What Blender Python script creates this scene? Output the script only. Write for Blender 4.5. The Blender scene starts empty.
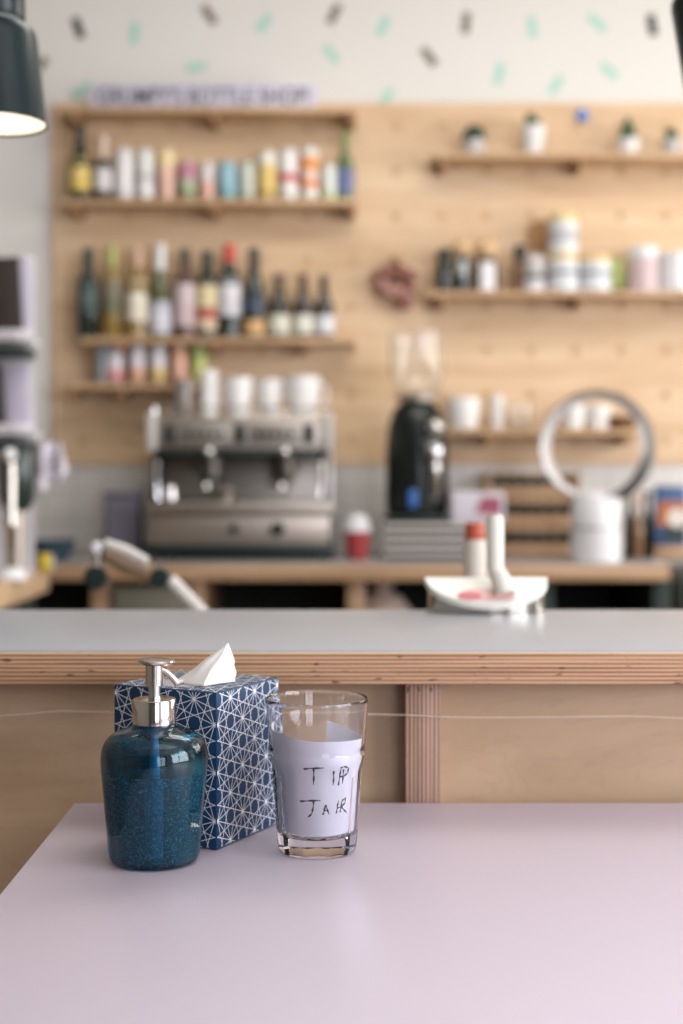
import bpy, bmesh, math, random
from mathutils import Vector, Matrix
random.seed(7)
C = bpy.context.scene.collection
S = bpy.context.scene
PI = math.pi
# ------------------------------------------------------------------ camera frame
F, CX, HY, CAMZ = 1422.2, 341.5, 477.0, 1.25       # 50 mm lens on a 36 mm high sensor, horizon row 477
def X(px, Y): return (px - CX) * Y / F
def Z(py, Y): return CAMZ - (py - HY) * Y / F

# ------------------------------------------------------------------ materials
def lin(h):
    h = h.lstrip('#')
    o = []
    for i in (0, 2, 4):
        c = int(h[i:i+2], 16) / 255
        o.append(c / 12.92 if c <= .04045 else ((c + .055) / 1.055) ** 2.4)
    return (*o, 1)
MATS = {}
def new_mat(name):
    m = bpy.data.materials.new(name); m.use_nodes = True
    nt = m.node_tree
    return m, nt, nt.nodes['Principled BSDF']
def mat(col, rough=.5, metal=0, trans=0, coat=0, ior=1.45, vary=.06, scale=25, bump=0, spec=.5, sss=0, name=None):
    """plain surface with a fine procedural mottling"""
    key = (col, rough, metal, trans, coat, ior, vary, scale, bump, spec, sss)
    if key in MATS: return MATS[key]
    m, nt, b = new_mat(name or 'surface_' + col.lstrip('#'))
    tc = nt.nodes.new('ShaderNodeTexCoord')
    nz = nt.nodes.new('ShaderNodeTexNoise'); nz.inputs['Scale'].default_value = scale; nz.inputs['Detail'].default_value = 3
    nt.links.new(tc.outputs['Object'], nz.inputs['Vector'])
    mix = nt.nodes.new('ShaderNodeMix'); mix.data_type = 'RGBA'
    c = lin(col)
    mix.inputs[6].default_value = (*[x * (1 - vary) for x in c[:3]], 1)
    mix.inputs[7].default_value = (*[min(1, x * (1 + vary)) for x in c[:3]], 1)
    nt.links.new(nz.outputs['Fac'], mix.inputs[0])
    nt.links.new(mix.outputs[2], b.inputs['Base Color'])
    b.inputs['Roughness'].default_value = rough; b.inputs['Metallic'].default_value = metal
    b.inputs['Transmission Weight'].default_value = trans; b.inputs['IOR'].default_value = ior
    b.inputs['Coat Weight'].default_value = coat; b.inputs['Coat Roughness'].default_value = .08
    b.inputs['Specular IOR Level'].default_value = spec
    if sss:
        b.inputs['Subsurface Weight'].default_value = sss
        b.inputs['Subsurface Radius'].default_value = (.01, .01, .01)
    if bump:
        bp = nt.nodes.new('ShaderNodeBump'); bp.inputs['Strength'].default_value = bump; bp.inputs['Distance'].default_value = .002
        nt.links.new(nz.outputs['Fac'], bp.inputs['Height']); nt.links.new(bp.outputs['Normal'], b.inputs['Normal'])
    MATS[key] = m
    return m
def ramp(nt, fac, stops, interp='LINEAR'):
    r = nt.nodes.new('ShaderNodeValToRGB'); r.color_ramp.interpolation = interp
    e = r.color_ramp.elements
    while len(e) < len(stops): e.new(.5)
    for el, (p, c) in zip(e, stops): el.position = p; el.color = lin(c)
    nt.links.new(fac, r.inputs['Fac'])
    return r.outputs['Color']
def wood(name, light, mid, dark, stretch=(1.2, 9, 9), rough=.45, knots=True, scale=1.6):
    m, nt, b = new_mat(name)
    tc = nt.nodes.new('ShaderNodeTexCoord'); mp = nt.nodes.new('ShaderNodeMapping')
    mp.inputs['Scale'].default_value = stretch
    nt.links.new(tc.outputs['Object'], mp.inputs['Vector'])
    n1 = nt.nodes.new('ShaderNodeTexNoise'); n1.inputs['Scale'].default_value = scale; n1.inputs['Detail'].default_value = 6
    n1.inputs['Distortion'].default_value = 1.1
    nt.links.new(mp.outputs['Vector'], n1.inputs['Vector'])
    col = ramp(nt, n1.outputs['Fac'], [(.28, dark), (.5, mid), (.7, light)])
    # contour lines of the flat-sawn veneer
    mul = nt.nodes.new('ShaderNodeMath'); mul.operation = 'MULTIPLY'; mul.inputs[1].default_value = 22
    nt.links.new(n1.outputs['Fac'], mul.inputs[0])
    fr = nt.nodes.new('ShaderNodeMath'); fr.operation = 'FRACT'; nt.links.new(mul.outputs[0], fr.inputs[0])
    lines = ramp(nt, fr.outputs[0], [(0, '#d8d8d8'), (.12, '#ffffff'), (.9, '#ffffff'), (1, '#d8d8d8')])
    mx = nt.nodes.new('ShaderNodeMix'); mx.data_type = 'RGBA'; mx.blend_type = 'MULTIPLY'; mx.inputs[0].default_value = .22
    nt.links.new(col, mx.inputs[6]); nt.links.new(lines, mx.inputs[7])
    nt.links.new(mx.outputs[2], b.inputs['Base Color'])
    b.inputs['Roughness'].default_value = rough
    return m
def ply_edge(name, axis, thick=.0021, light='#c9a27d', dark='#7c583f', mid='#aa8464'):
    """stacked veneers seen end-on: stripes across `axis`, streaked along the others"""
    m, nt, b = new_mat(name)
    tc = nt.nodes.new('ShaderNodeTexCoord'); sp = nt.nodes.new('ShaderNodeSeparateXYZ')
    nt.links.new(tc.outputs['Object'], sp.inputs[0])
    mp = nt.nodes.new('ShaderNodeMapping'); sc = [3, 3, 3]; sc[axis] = 480; mp.inputs['Scale'].default_value = sc
    nt.links.new(tc.outputs['Object'], mp.inputs['Vector'])
    n1 = nt.nodes.new('ShaderNodeTexNoise'); n1.inputs['Scale'].default_value = 1; n1.inputs['Detail'].default_value = 3
    nt.links.new(mp.outputs['Vector'], n1.inputs['Vector'])
    mul = nt.nodes.new('ShaderNodeMath'); mul.operation = 'MULTIPLY'; mul.inputs[1].default_value = 2 * PI / (2 * thick)
    nt.links.new(sp.outputs[axis], mul.inputs[0])
    sn = nt.nodes.new('ShaderNodeMath'); sn.operation = 'SINE'; nt.links.new(mul.outputs[0], sn.inputs[0])
    a = nt.nodes.new('ShaderNodeMath'); a.operation = 'MULTIPLY_ADD'; a.inputs[1].default_value = .24; a.inputs[2].default_value = 0
    nt.links.new(sn.outputs[0], a.inputs[0])
    ad = nt.nodes.new('ShaderNodeMath'); ad.operation = 'ADD'
    nt.links.new(a.outputs[0], ad.inputs[0]); nt.links.new(n1.outputs['Fac'], ad.inputs[1])
    col = ramp(nt, ad.outputs[0], [(.27, dark), (.5, mid), (.72, light)])
    # small dark voids in the core veneers
    mp2 = nt.nodes.new('ShaderNodeMapping'); s2 = [60, 60, 60]; s2[axis] = 260; mp2.inputs['Scale'].default_value = s2
    nt.links.new(tc.outputs['Object'], mp2.inputs['Vector'])
    n2 = nt.nodes.new('ShaderNodeTexNoise'); n2.inputs['Scale'].default_value = 1; n2.inputs['Detail'].default_value = 0
    nt.links.new(mp2.outputs['Vector'], n2.inputs['Vector'])
    voids = ramp(nt, n2.outputs['Fac'], [(.74, '#ffffff'), (.79, '#5a3c2c')])
    mx = nt.nodes.new('ShaderNodeMix'); mx.data_type = 'RGBA'; mx.blend_type = 'MULTIPLY'; mx.inputs[0].default_value = .8
    nt.links.new(col, mx.inputs[6]); nt.links.new(voids, mx.inputs[7])
    nt.links.new(mx.outputs[2], b.inputs['Base Color'])
    b.inputs['Roughness'].default_value = .6
    return m
def tiles(name, col, grout, sx, sz):
    m, nt, b = new_mat(name)
    tc = nt.nodes.new('ShaderNodeTexCoord'); sp = nt.nodes.new('ShaderNodeSeparateXYZ'); cb = nt.nodes.new('ShaderNodeCombineXYZ')
    nt.links.new(tc.outputs['Object'], sp.inputs[0])
    nt.links.new(sp.outputs[0], cb.inputs[0]); nt.links.new(sp.outputs[2], cb.inputs[1])
    br = nt.nodes.new('ShaderNodeTexBrick'); br.offset = 0
    br.inputs['Color1'].default_value = lin(col); br.inputs['Color2'].default_value = lin(col); br.inputs['Mortar'].default_value = lin(grout)
    br.inputs['Scale'].default_value = 1; br.inputs['Brick Width'].default_value = sx; br.inputs['Row Height'].default_value = sz
    br.inputs['Mortar Size'].default_value = .003
    nt.links.new(cb.outputs[0], br.inputs['Vector']); nt.links.new(br.outputs['Color'], b.inputs['Base Color'])
    b.inputs['Roughness'].default_value = .2
    return m
def glow(name, col, strength):
    m, nt, b = new_mat(name)
    b.inputs['Base Color'].default_value = lin(col); b.inputs['Emission Color'].default_value = lin(col); b.inputs['Emission Strength'].default_value = strength
    return m
def glass(name, col, rough=0, ior=1.45):
    m, nt, b = new_mat(name)
    tc = nt.nodes.new('ShaderNodeTexCoord'); nz = nt.nodes.new('ShaderNodeTexNoise'); nz.inputs['Scale'].default_value = 40
    nt.links.new(tc.outputs['Object'], nz.inputs['Vector'])
    bp = nt.nodes.new('ShaderNodeBump'); bp.inputs['Strength'].default_value = .03; bp.inputs['Distance'].default_value = .001
    nt.links.new(nz.outputs['Fac'], bp.inputs['Height']); nt.links.new(bp.outputs['Normal'], b.inputs['Normal'])
    b.inputs['Base Color'].default_value = lin(col); b.inputs['Transmission Weight'].default_value = 1
    b.inputs['Roughness'].default_value = rough; b.inputs['IOR'].default_value = ior
    return m

# ------------------------------------------------------------------ mesh building
class B:
    def __init__(s): s.bm = bmesh.new()
    def f(s, vs, mi=0):
        try:
            fc = s.bm.faces.new(vs); fc.material_index = mi; fc.smooth = True; return fc
        except ValueError: return None
    def v(s, p): return s.bm.verts.new(p)
    def lathe(s, prof, n=32, mi=0, c=(0, 0, 0), shape=None, bands=None, axis='z', M=None):
        """prof: (r, z) bottom->top (or closed); r=0 ends collapse to a pole"""
        rings = []
        for r, z in prof:
            if r <= 1e-6: pts = [(0, 0, z)]
            else:
                pts = []
                for i in range(n):
                    a = 2 * PI * i / n
                    rr = shape(r, z, a) if shape else r
                    pts.append((rr * math.cos(a), rr * math.sin(a), z))
            out = []
            for p in pts:
                p = Vector(p)
                if axis == 'x': p = Vector((p.z, p.x, p.y))
                if axis == 'y': p = Vector((p.x, -p.z, p.y)) if False else Vector((p.y, p.z, p.x))
                if M: p = M @ p
                out.append(s.v(p + Vector(c)))
            rings.append(out)
        for k in range(len(rings) - 1):
            a, b = rings[k], rings[k + 1]
            m = bands[k] if bands else mi
            for i in range(n):
                j = (i + 1) % n
                if len(a) == 1 and len(b) == 1: break
                if len(a) == 1: s.f([a[0], b[j], b[i]], m)
                elif len(b) == 1: s.f([a[i], a[j], b[0]], m)
                else: s.f([a[i], a[j], b[j], b[i]], m)
        return s
    def box(s, x0, x1, y0, y1, z0, z1, mi=0, bev=0, M=None, seg=2):
        g = bmesh.new()
        bmesh.ops.create_cube(g, size=1)
        bmesh.ops.scale(g, vec=(x1 - x0, y1 - y0, z1 - z0), verts=g.verts)
        bmesh.ops.translate(g, vec=((x0 + x1) / 2, (y0 + y1) / 2, (z0 + z1) / 2), verts=g.verts)
        if bev: bmesh.ops.bevel(g, geom=g.edges[:], offset=bev, segments=seg, affect='EDGES', profile=.5)
        if M: bmesh.ops.transform(g, matrix=M, verts=g.verts)
        s.add(g, mi); return s
    def add(s, g, mi=0):
        mp = {}
        for v in g.verts: mp[v] = s.bm.verts.new(v.co)
        for fc in g.faces: s.f([mp[v] for v in fc.verts], mi)
        g.free()
    def tube(s, pts, r, n=10, mi=0, caps=True):
        pts = [Vector(p) for p in pts]; rs = r if isinstance(r, (list, tuple)) else [r] * len(pts)
        up = Vector((0, 0, 1)); rings = []; prev = None
        for i, p in enumerate(pts):
            t = (pts[min(i + 1, len(pts) - 1)] - pts[max(i - 1, 0)]).normalized()
            if prev is None: u = t.cross(up) if abs(t.dot(up)) < .95 else t.cross(Vector((1, 0, 0)))
            else: u = prev - t * prev.dot(t)
            u.normalize(); w = t.cross(u); prev = u
            rings.append([s.v(p + (u * math.cos(2 * PI * k / n) + w * math.sin(2 * PI * k / n)) * rs[i]) for k in range(n)])
        for a, b in zip(rings, rings[1:]):
            for k in range(n): s.f([a[k], a[(k + 1) % n], b[(k + 1) % n], b[k]], mi)
        if caps: s.f(rings[0][::-1], mi); s.f(rings[-1], mi)
        return s
    def ball(s, c, r, mi=0, sc=(1, 1, 1), u=16, v=10):
        g = bmesh.new(); bmesh.ops.create_uvsphere(g, u_segments=u, v_segments=v, radius=r)
        bmesh.ops.scale(g, vec=sc, verts=g.verts); bmesh.ops.translate(g, vec=c, verts=g.verts); s.add(g, mi); return s
    def grid(s, fn, nu, nv, mi=0, wrap=False):
        P = [[s.v(fn(i / nu, j / nv)) for j in range(nv + 1)] for i in range(nu + (0 if wrap else 1))]
        L = len(P)
        for i in range(nu):
            for j in range(nv):
                s.f([P[i][j], P[(i + 1) % L][j], P[(i + 1) % L][j + 1], P[i][j + 1]], mi)
        return s
    def extrude(s, poly, y0, y1, mi=0, bev=0):
        """polygon in x,z pushed from y0 to y1"""
        g = bmesh.new()
        a = [g.verts.new((x, y0, z)) for x, z in poly]; b = [g.verts.new((x, y1, z)) for x, z in poly]
        g.faces.new(a[::-1]); g.faces.new(b); n = len(poly)
        for i in range(n): g.faces.new([a[i], a[(i + 1) % n], b[(i + 1) % n], b[i]])
        if bev: bmesh.ops.bevel(g, geom=g.edges[:], offset=bev, segments=2, affect='EDGES', profile=.5)
        s.add(g, mi); return s
    def build(s, name, mats, parent=None, loc=None, rotz=0, label=None, angle=35, recalc=True, solid=0):
        if recalc: bmesh.ops.recalc_face_normals(s.bm, faces=s.bm.faces)
        me = bpy.data.meshes.new(name); s.bm.to_mesh(me); s.bm.free()
        for m in (mats if isinstance(mats, (list, tuple)) else [mats]): me.materials.append(m)
        me.set_sharp_from_angle(angle=math.radians(angle))
        o = bpy.data.objects.new(name, me); C.objects.link(o)
        if parent: o.parent = parent
        if loc: o.location = loc
        if rotz: o.rotation_euler = (0, 0, rotz)
        if label: o['label'] = label
        if solid:
            md = o.modifiers.new('thickness', 'SOLIDIFY'); md.thickness = solid; md.offset = 0
        return o
def thing(name, label, cat, loc=(0, 0, 0), rotz=0, group=None):
    o = bpy.data.objects.new(name, None); C.objects.link(o); o.empty_display_size = .05
    o.location = loc; o.rotation_euler = (0, 0, rotz); o['label'] = label; o['category'] = cat
    if group: o['group'] = group
    return o
def tag(o, label, cat, group=None):
    o['label'] = label; o['category'] = cat
    if group: o['group'] = group
    return o
def struct(o): o['kind'] = 'structure'; return o
def rotY(a): return Matrix.Rotation(a, 4, 'Y')
def rotZ(a): return Matrix.Rotation(a, 4, 'Z')
def rotX(a): return Matrix.Rotation(a, 4, 'X')
def T(x, y, z): return Matrix.Translation((x, y, z))

# shared materials
STEEL = mat('#b3aaa0', .42, 1, vary=.04, name='brushed_steel')
DSTEEL = mat('#6f6a63', .4, 1, vary=.05, name='dark_steel')
CHROME = mat('#d8d6d3', .08, 1, vary=.02, name='chrome')
BLACK = mat('#1d2a27', .4, 0, vary=.1, name='black_plastic')
GLOSSBLACK = mat('#121a18', .25, 0, coat=.15, spec=.3, name='gloss_black')
WHITE = mat('#e6e5e4', .35, vary=.02, name='white_ceramic')
WHITEP = mat('#dfdfe2', .3, vary=.02, name='white_plastic')
WALLW = mat('#dfddd8', .8, vary=.015, scale=6, name='white_paint')
LAM_GREY = mat('#a6a9af', .33, vary=.02, scale=60, name='grey_laminate')
PINK = mat('#d6ccda', .36, vary=.012, scale=80, name='pink_laminate')
PLY = wood('plywood_face', '#e0c5a4', '#d8b995', '#caa882')
PLYBAR = wood('plywood_bar_face', '#c2a587', '#b39677', '#a08464', stretch=(1.0, 7, 5), scale=1.9)
EDGE_Z = ply_edge('plywood_edge_layers', 2)
EDGE_X = ply_edge('plywood_edge_layers_upright', 0, light='#b3937d', dark='#6a4e40', mid='#8f6f5d')
SHELFW = wood('shelf_plywood', '#d3b491', '#c5a37e', '#b3906b')
CLEAR = glass('clear_glass', '#fbfdff')

# ================================================================== ROOM
WY = 4.8
XL, XR, YF, ZC = -1.75, 2.7, -3.0, 3.25
struct(B().box(XL, XR, YF, WY, -.08, 0).build('floor', wood('floor_boards', '#8d7a68', '#7d6b5b', '#66574a')))
struct(B().box(XL - .1, XR + .1, YF - .1, WY + .1, ZC, ZC + .08).build('ceiling', WALLW))
def confetti(b):
    rows = [(78, 28, 1, -20), (209, 15, 2, -35), (134, 33, 0, 3), (196, 67, 0, 82), (264, 23, 0, 40), (334, 14, 2, 28), (383, 26, 0, 28),
            (466, 23, 2, 5), (532, 27, 0, -6), (597, 23, 0, -50), (652, 25, 1, -10), (331, 54, 0, -38), (429, 57, 2, -38), (499, 74, 0, 14),
            (609, 71, 0, -50), (556, 85, 0, 32), (386, 98, 0, 35), (82, 90, 0, 55), (40, 66, 2, 40), (700, 60, 0, 30), (720, 20, 2, -30),
            (-40, 40, 0, 20), (-25, 110, 1, -40)]
    for px, py, k, deg in rows:
        cx, cz, a = X(px, WY), Z(py, WY), math.radians(-deg)
        w, h = (.0145, .036)
        vs = []
        for sx, sz in ((-1, -1), (1, -1), (1, 1), (-1, 1)):
            x, z = sx * w, sz * h
            vs.append(b.v((cx + x * math.cos(a) - z * math.sin(a) * -1 * -1, WY - .0006, cz + x * math.sin(a) + z * math.cos(a))))
        b.f(vs, k + 1)
b = B().box(XL - .1, XR + .1, WY, WY + .1, 0, ZC); confetti(b)
struct(b.build('wall_back', [WALLW, mat('#a9d3c6', .8, name='mint_paint'), mat('#202b28', .7, name='black_paint'), mat('#7d7468', .7, name='bronze_paint')]))
struct(B().box(XL - .1, XL, YF, WY, 0, ZC).build('wall_left', mat('#77736a', .8, vary=.015, scale=6, name='taupe_paint')))
wins = [(-1.7, 1.0), (2.3, 4.3)]; wz0, wz1 = .9, 2.75
b = B(); ys = [YF] + [y for w in wins for y in w] + [WY]
for i in range(0, len(ys) - 1, 2): b.box(XR, XR + .1, ys[i], ys[i + 1], 0, ZC)
for w0, w1 in wins: b.box(XR, XR + .1, w0, w1, 0, wz0); b.box(XR, XR + .1, w0, w1, wz1, ZC)
struct(b.build('wall_right', WALLW))
fx0, fx1 = .8, 2.4
struct(B().box(XL, fx0, YF - .1, YF, 0, ZC).box(fx1, XR, YF - .1, YF, 0, ZC).box(fx0, fx1, YF - .1, YF, 0, .6).box(fx0, fx1, YF - .1, YF, 2.8, ZC).build('wall_front', mat('#4c504c', .7, vary=.03, scale=6, name='dark_paint')))
FR = mat('#39423f', .4, name='dark_window_frame')
for i, (w0, w1) in enumerate(wins):
    b = B()
    for y in (w0, (w0 + w1) / 2 - .03, w1 - .06): b.box(XR + .02, XR + .08, y, y + .06, wz0, wz1)
    for z in (wz0, wz1 - .06): b.box(XR + .021, XR + .079, w0, w1, z, z + .06)
    struct(b.build('window_%d' % (i + 1), FR))
b = B()
for x in (fx0, (fx0 + fx1) / 2 - .03, fx1 - .06): b.box(x, x + .06, YF - .08, YF - .02, .6, 2.8)
for z in (.6, 2.74): b.box(fx0, fx1, YF - .079, YF - .021, z, z + .06)
struct(b.build('window_3', FR))
struct(B().box(XL, XR, WY - .012, WY, .9, 1.288).build('trim_1', tiles('white_tiles', '#cfccc8', '#b7b3ae', .1, .1)))

# ================================================================== PEGBOARD
PF = 4.782; G = 44.8 * PF / F
HX0 = X(82, PF); HZ0 = Z(127, PF)
def hx(px): return HX0 + round((px - 82) / 44.8) * G
def hz(py): return HZ0 - round((py - 127) / 44.8) * G
def pegboard():
    b = B(); x0, x1, z0, z1 = X(52, PF), 1.75, Z(465, PF), Z(103, PF); R = .0155
    nx = int((x1 - HX0) / G) + 1
    xs = [x0] + [HX0 + (i + .5) * G for i in range(nx - 1)] + [x1]
    zs = [z1] + [HZ0 - (i + .5) * G for i in range(7)] + [z0]
    cache = {}
    def vv(x, y, z):
        k = (round(x, 5), round(y, 5), round(z, 5))
        if k not in cache: cache[k] = b.v((x, y, z))
        return cache[k]
    for i in range(len(xs) - 1):
        for j in range(8):
            a0, a1, c1, c0 = xs[i], xs[i + 1], zs[j], zs[j + 1]
            cx, cz = HX0 + i * G, HZ0 - j * G
            out = []
            for k in range(4): out.append((a1, c0 + (c1 - c0) * (.5 + k / 8)) if False else None)
            out = [(a0 + (a1 - a0) * k / 4, c0) for k in range(4)] + [(a1, c0 + (c1 - c0) * k / 4) for k in range(4)] + \
                  [(a1 - (a1 - a0) * k / 4, c1) for k in range(4)] + [(a0, c1 - (c1 - c0) * k / 4) for k in range(4)]
            o = [vv(x, PF, z) for x, z in out]
            inn, bot = [], []
            for k in range(16):
                a = math.radians(225 + 22.5 * k)
                inn.append(b.v((cx + R * math.cos(a), PF, cz + R * math.sin(a)))); bot.append(b.v((cx + R * math.cos(a), PF + .005, cz + R * math.sin(a))))
            for k in range(16):
                l = (k + 1) % 16
                b.f([o[k], o[l], inn[l], inn[k]], 0); b.f([inn[k], inn[l], bot[l], bot[k]], 1)
            b.f(bot, 1)
    for (p, q) in (((x0, z0), (x1, z0)), ((x0, z1), (x1, z1)), ((x0, z0), (x0, z1)), ((x1, z0), (x1, z1))):
        b.f([b.v((p[0], PF, p[1])), b.v((q[0], PF, q[1])), b.v((q[0], WY - .004, q[1])), b.v((p[0], WY - .004, p[1]))], 1)
    return b
tag(pegboard().build('pegboard', [PLY, mat('#cbab85', .7, name='hole_edge')], recalc=False), 'big plywood pegboard with a grid of round holes on the back wall', 'pegboard')

SD = .14                                     # shelf depth
def shelf(px0, px1, row, pegs, label, group='plywood shelves on the pegboard'):
    z = hz(row) + .0145; Y0 = PF - SD
    x0, x1 = X(px0, Y0), X(px1, Y0) if px1 < 683 else 1.5
    r = thing('wall_shelf', label, 'shelf', (x0, PF, z), 0, group)
    B().box(0, x1 - x0, -SD, -.0005, .0003, .018, bev=.001).build('board', SHELFW, r)
    for p in pegs:
        B().lathe([(0, -.004), (.0142, -.004), (.0142, SD - .008), (.0125, SD - .005), (0, SD - .005)], 20, axis='y', M=Matrix.Rotation(PI, 4, 'Z')).build('peg', mat('#9c7654', .6, name='dowel_wood'), r, (hx(p) - x0, 0, -.0145))
    return z + .018
shelf_top = shelf(56, 357, 127, (82, 216, 351), 'top left plywood shelf carrying the long white sign')
shelf_can = shelf(62, 357, 217, (82, 216, 351), 'plywood shelf holding the long row of drink cans')
shelf_bot = shelf(80, 355, 352, (127, 216, 306), 'plywood shelf holding the row of wine bottles')
shelf_low = shelf(66, 216, 397, (82, 127, 216), 'short low plywood shelf with pastel cans beside the coffee machine')
shelf_plant = shelf(432, 999, 172, (440, 575, 709), 'high plywood shelf with small potted plants')
shelf_jar = shelf(427, 999, 307, (440, 575, 709), 'plywood shelf holding jars and tins on the right')
shelf_cup = shelf(446, 645, 441, (485, 620), 'low plywood shelf with white cups behind the round fan')

# ---- sign on the top shelf
def text_mesh(txt, size, name, material, parent, loc, rot, width=None, depth=.001):
    cu = bpy.data.curves.new(name, 'FONT'); cu.body = txt; cu.size = size; cu.align_x = 'CENTER'; cu.align_y = 'CENTER'; cu.extrude = depth; cu.offset = size * .008
    t = bpy.data.objects.new(name, cu); C.objects.link(t)
    dg = bpy.context.evaluated_depsgraph_get(); me = bpy.data.meshes.new_from_object(t.evaluated_get(dg))
    C.objects.unlink(t); bpy.data.objects.remove(t)
    if width:
        w = max(v.co.x for v in me.vertices) - min(v.co.x for v in me.vertices)
        for v in me.vertices: v.co.x *= width / w
    o = bpy.data.objects.new(name, me); C.objects.link(o); me.materials.clear(); me.materials.append(material)
    o.parent = parent; o.location = loc; o.rotation_euler = rot
    return o
Ys = PF - .10
sx0, sx1 = X(90, Ys), X(317, Ys); sh = Z(85, Ys) - shelf_top
sg = thing('shop_sign', 'long white sign with grey capital letters on the top left shelf', 'sign', ((sx0 + sx1) / 2, Ys, shelf_top + .0005))
hw = (sx1 - sx0) / 2
B().box(-hw, hw, 0, .012, 0, sh, bev=.0015).build('board', mat('#c8c6d6', .5, name='sign_white'), sg)
text_mesh("GRUMPY'S BOTTLE SHOP!", sh * .95, 'lettering', mat('#50525c', .6, name='sign_ink'), sg, (0, -.0005, sh * .5), (PI / 2, 0, 0), width=hw * 1.86)

# ---- cans and bottles
def can(px, top, w, base, bands, label, group, lid='#c9cccc', Y=4.705):
    """bands: [(fraction, colour)...] from the bottom up"""
    zt = Z(top, Y) - base; r = w / 2 * Y / F
    o = thing('drink_can', label, 'can', (X(px, Y), Y, base + .0004), 0, group)
    prof = [(0, .003), (r * .7, .003), (r * .76, 0), (r * .84, .0), (r, .012)]; mats = [STEEL]; bd = [0, 0, 0, 0]
    fr = 0; h0, h1 = .012, zt - .014
    for i, (q, c) in enumerate(bands):
        mats.append(mat(c, .35, metal=.15)); fr2 = min(1, fr + q)
        if i: prof.append((r, h0 + (h1 - h0) * fr + .00001)); bd.append(i + 1)
        prof.append((r, h0 + (h1 - h0) * fr2)); bd.append(i + 1); fr = fr2
    prof.append((r * .82, zt - .003)); bd.append(len(bands))
    B().lathe(prof, 28, bands=bd).build('body', mats, o)
    B().lathe([(0, zt - .005), (r * .76, zt - .005), (r * .78, zt), (r * .83, zt), (r * .83, zt - .0029)], 28).build('lid', mat(lid, .3, 1), o)
    return o
g = 'drink cans in the top row'
can(124, 150, 20, shelf_can, [(.15, '#cfcfd0'), (.85, '#dedcdc')], 'plain white tall can, first can right of the two dark bottles', g)
can(145, 150, 19, shelf_can, [(.38, '#dadada'), (.14, '#b3b5b6'), (.48, '#d9dad6')], 'white tall can with a grey band', g)
can(166, 150, 18, shelf_can, [(.45, '#d8b1a0'), (.22, '#e0b9ac'), (.33, '#e3cfa0')], 'peach can with a pale yellow top', g)
can(187, 163, 19, shelf_can, [(.2, '#7d8a5e'), (.4, '#a9b298'), (.4, '#b87d92')], 'short can with magenta top and green lower half', g)
can(207, 163, 17, shelf_can, [(.5, '#d9ac9c'), (.5, '#d6cccb')], 'short can, salmon below and whitish above', g)
can(227, 163, 20, shelf_can, [(.2, '#6aa0a6'), (.8, '#8fb4c2')], 'short pale blue can', g)
can(247, 163, 18, shelf_can, [(.12, '#9fae9f'), (.88, '#c0c6bb')], 'short greyish silver can between blue and yellow ones', g)
can(267, 152, 20, shelf_can, [(.16, '#b99a45'), (.6, '#dcc27a'), (.24, '#e0ddd0')], 'yellow can with a white top', g)
can(288, 150, 20, shelf_can, [(.36, '#dfdfdc'), (.16, '#c9474f'), (.48, '#e0dedd')], 'white can with a red band', g)
can(309, 148, 19, shelf_can, [(.2, '#dedad4'), (.17, '#e08c5a'), (.2, '#e0cdc0'), (.3, '#e39a62'), (.13, '#ddd9d2')], 'orange and white striped can', g)
can(329, 166, 18, shelf_can, [(.2, '#b9cf9d'), (.8, '#d4d9d4')], 'short white can with a light green bottom next to green bottle', g)
g = 'pastel cans on the low shelf'
can(115, 346, 17, shelf_low, [(.4, '#d19498'), (.6, '#d2ced4')], 'white can with dusty pink bottom on the low shelf', g)
can(137, 346, 17, shelf_low, [(.42, '#d3a58c'), (.58, '#cbc8ce')], 'white can with salmon bottom on the low shelf', g)
can(158, 346, 17, shelf_low, [(.42, '#d3be80'), (.58, '#cfccd2')], 'white can with yellow bottom on the low shelf', g)
can(179, 347, 17, shelf_low, [(.7, '#d8ab98'), (.3, '#d29f82')], 'peach can with orange top on the low shelf', g)
can(199, 346, 17, shelf_low, [(.5, '#c3c57d'), (.5, '#a5b36c')], 'lime green can at the right end of the low shelf', g)
can(102, 348, 13, shelf_low, [(1, '#858a90')], 'dim grey can at the left end of the low shelf', g)

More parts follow.
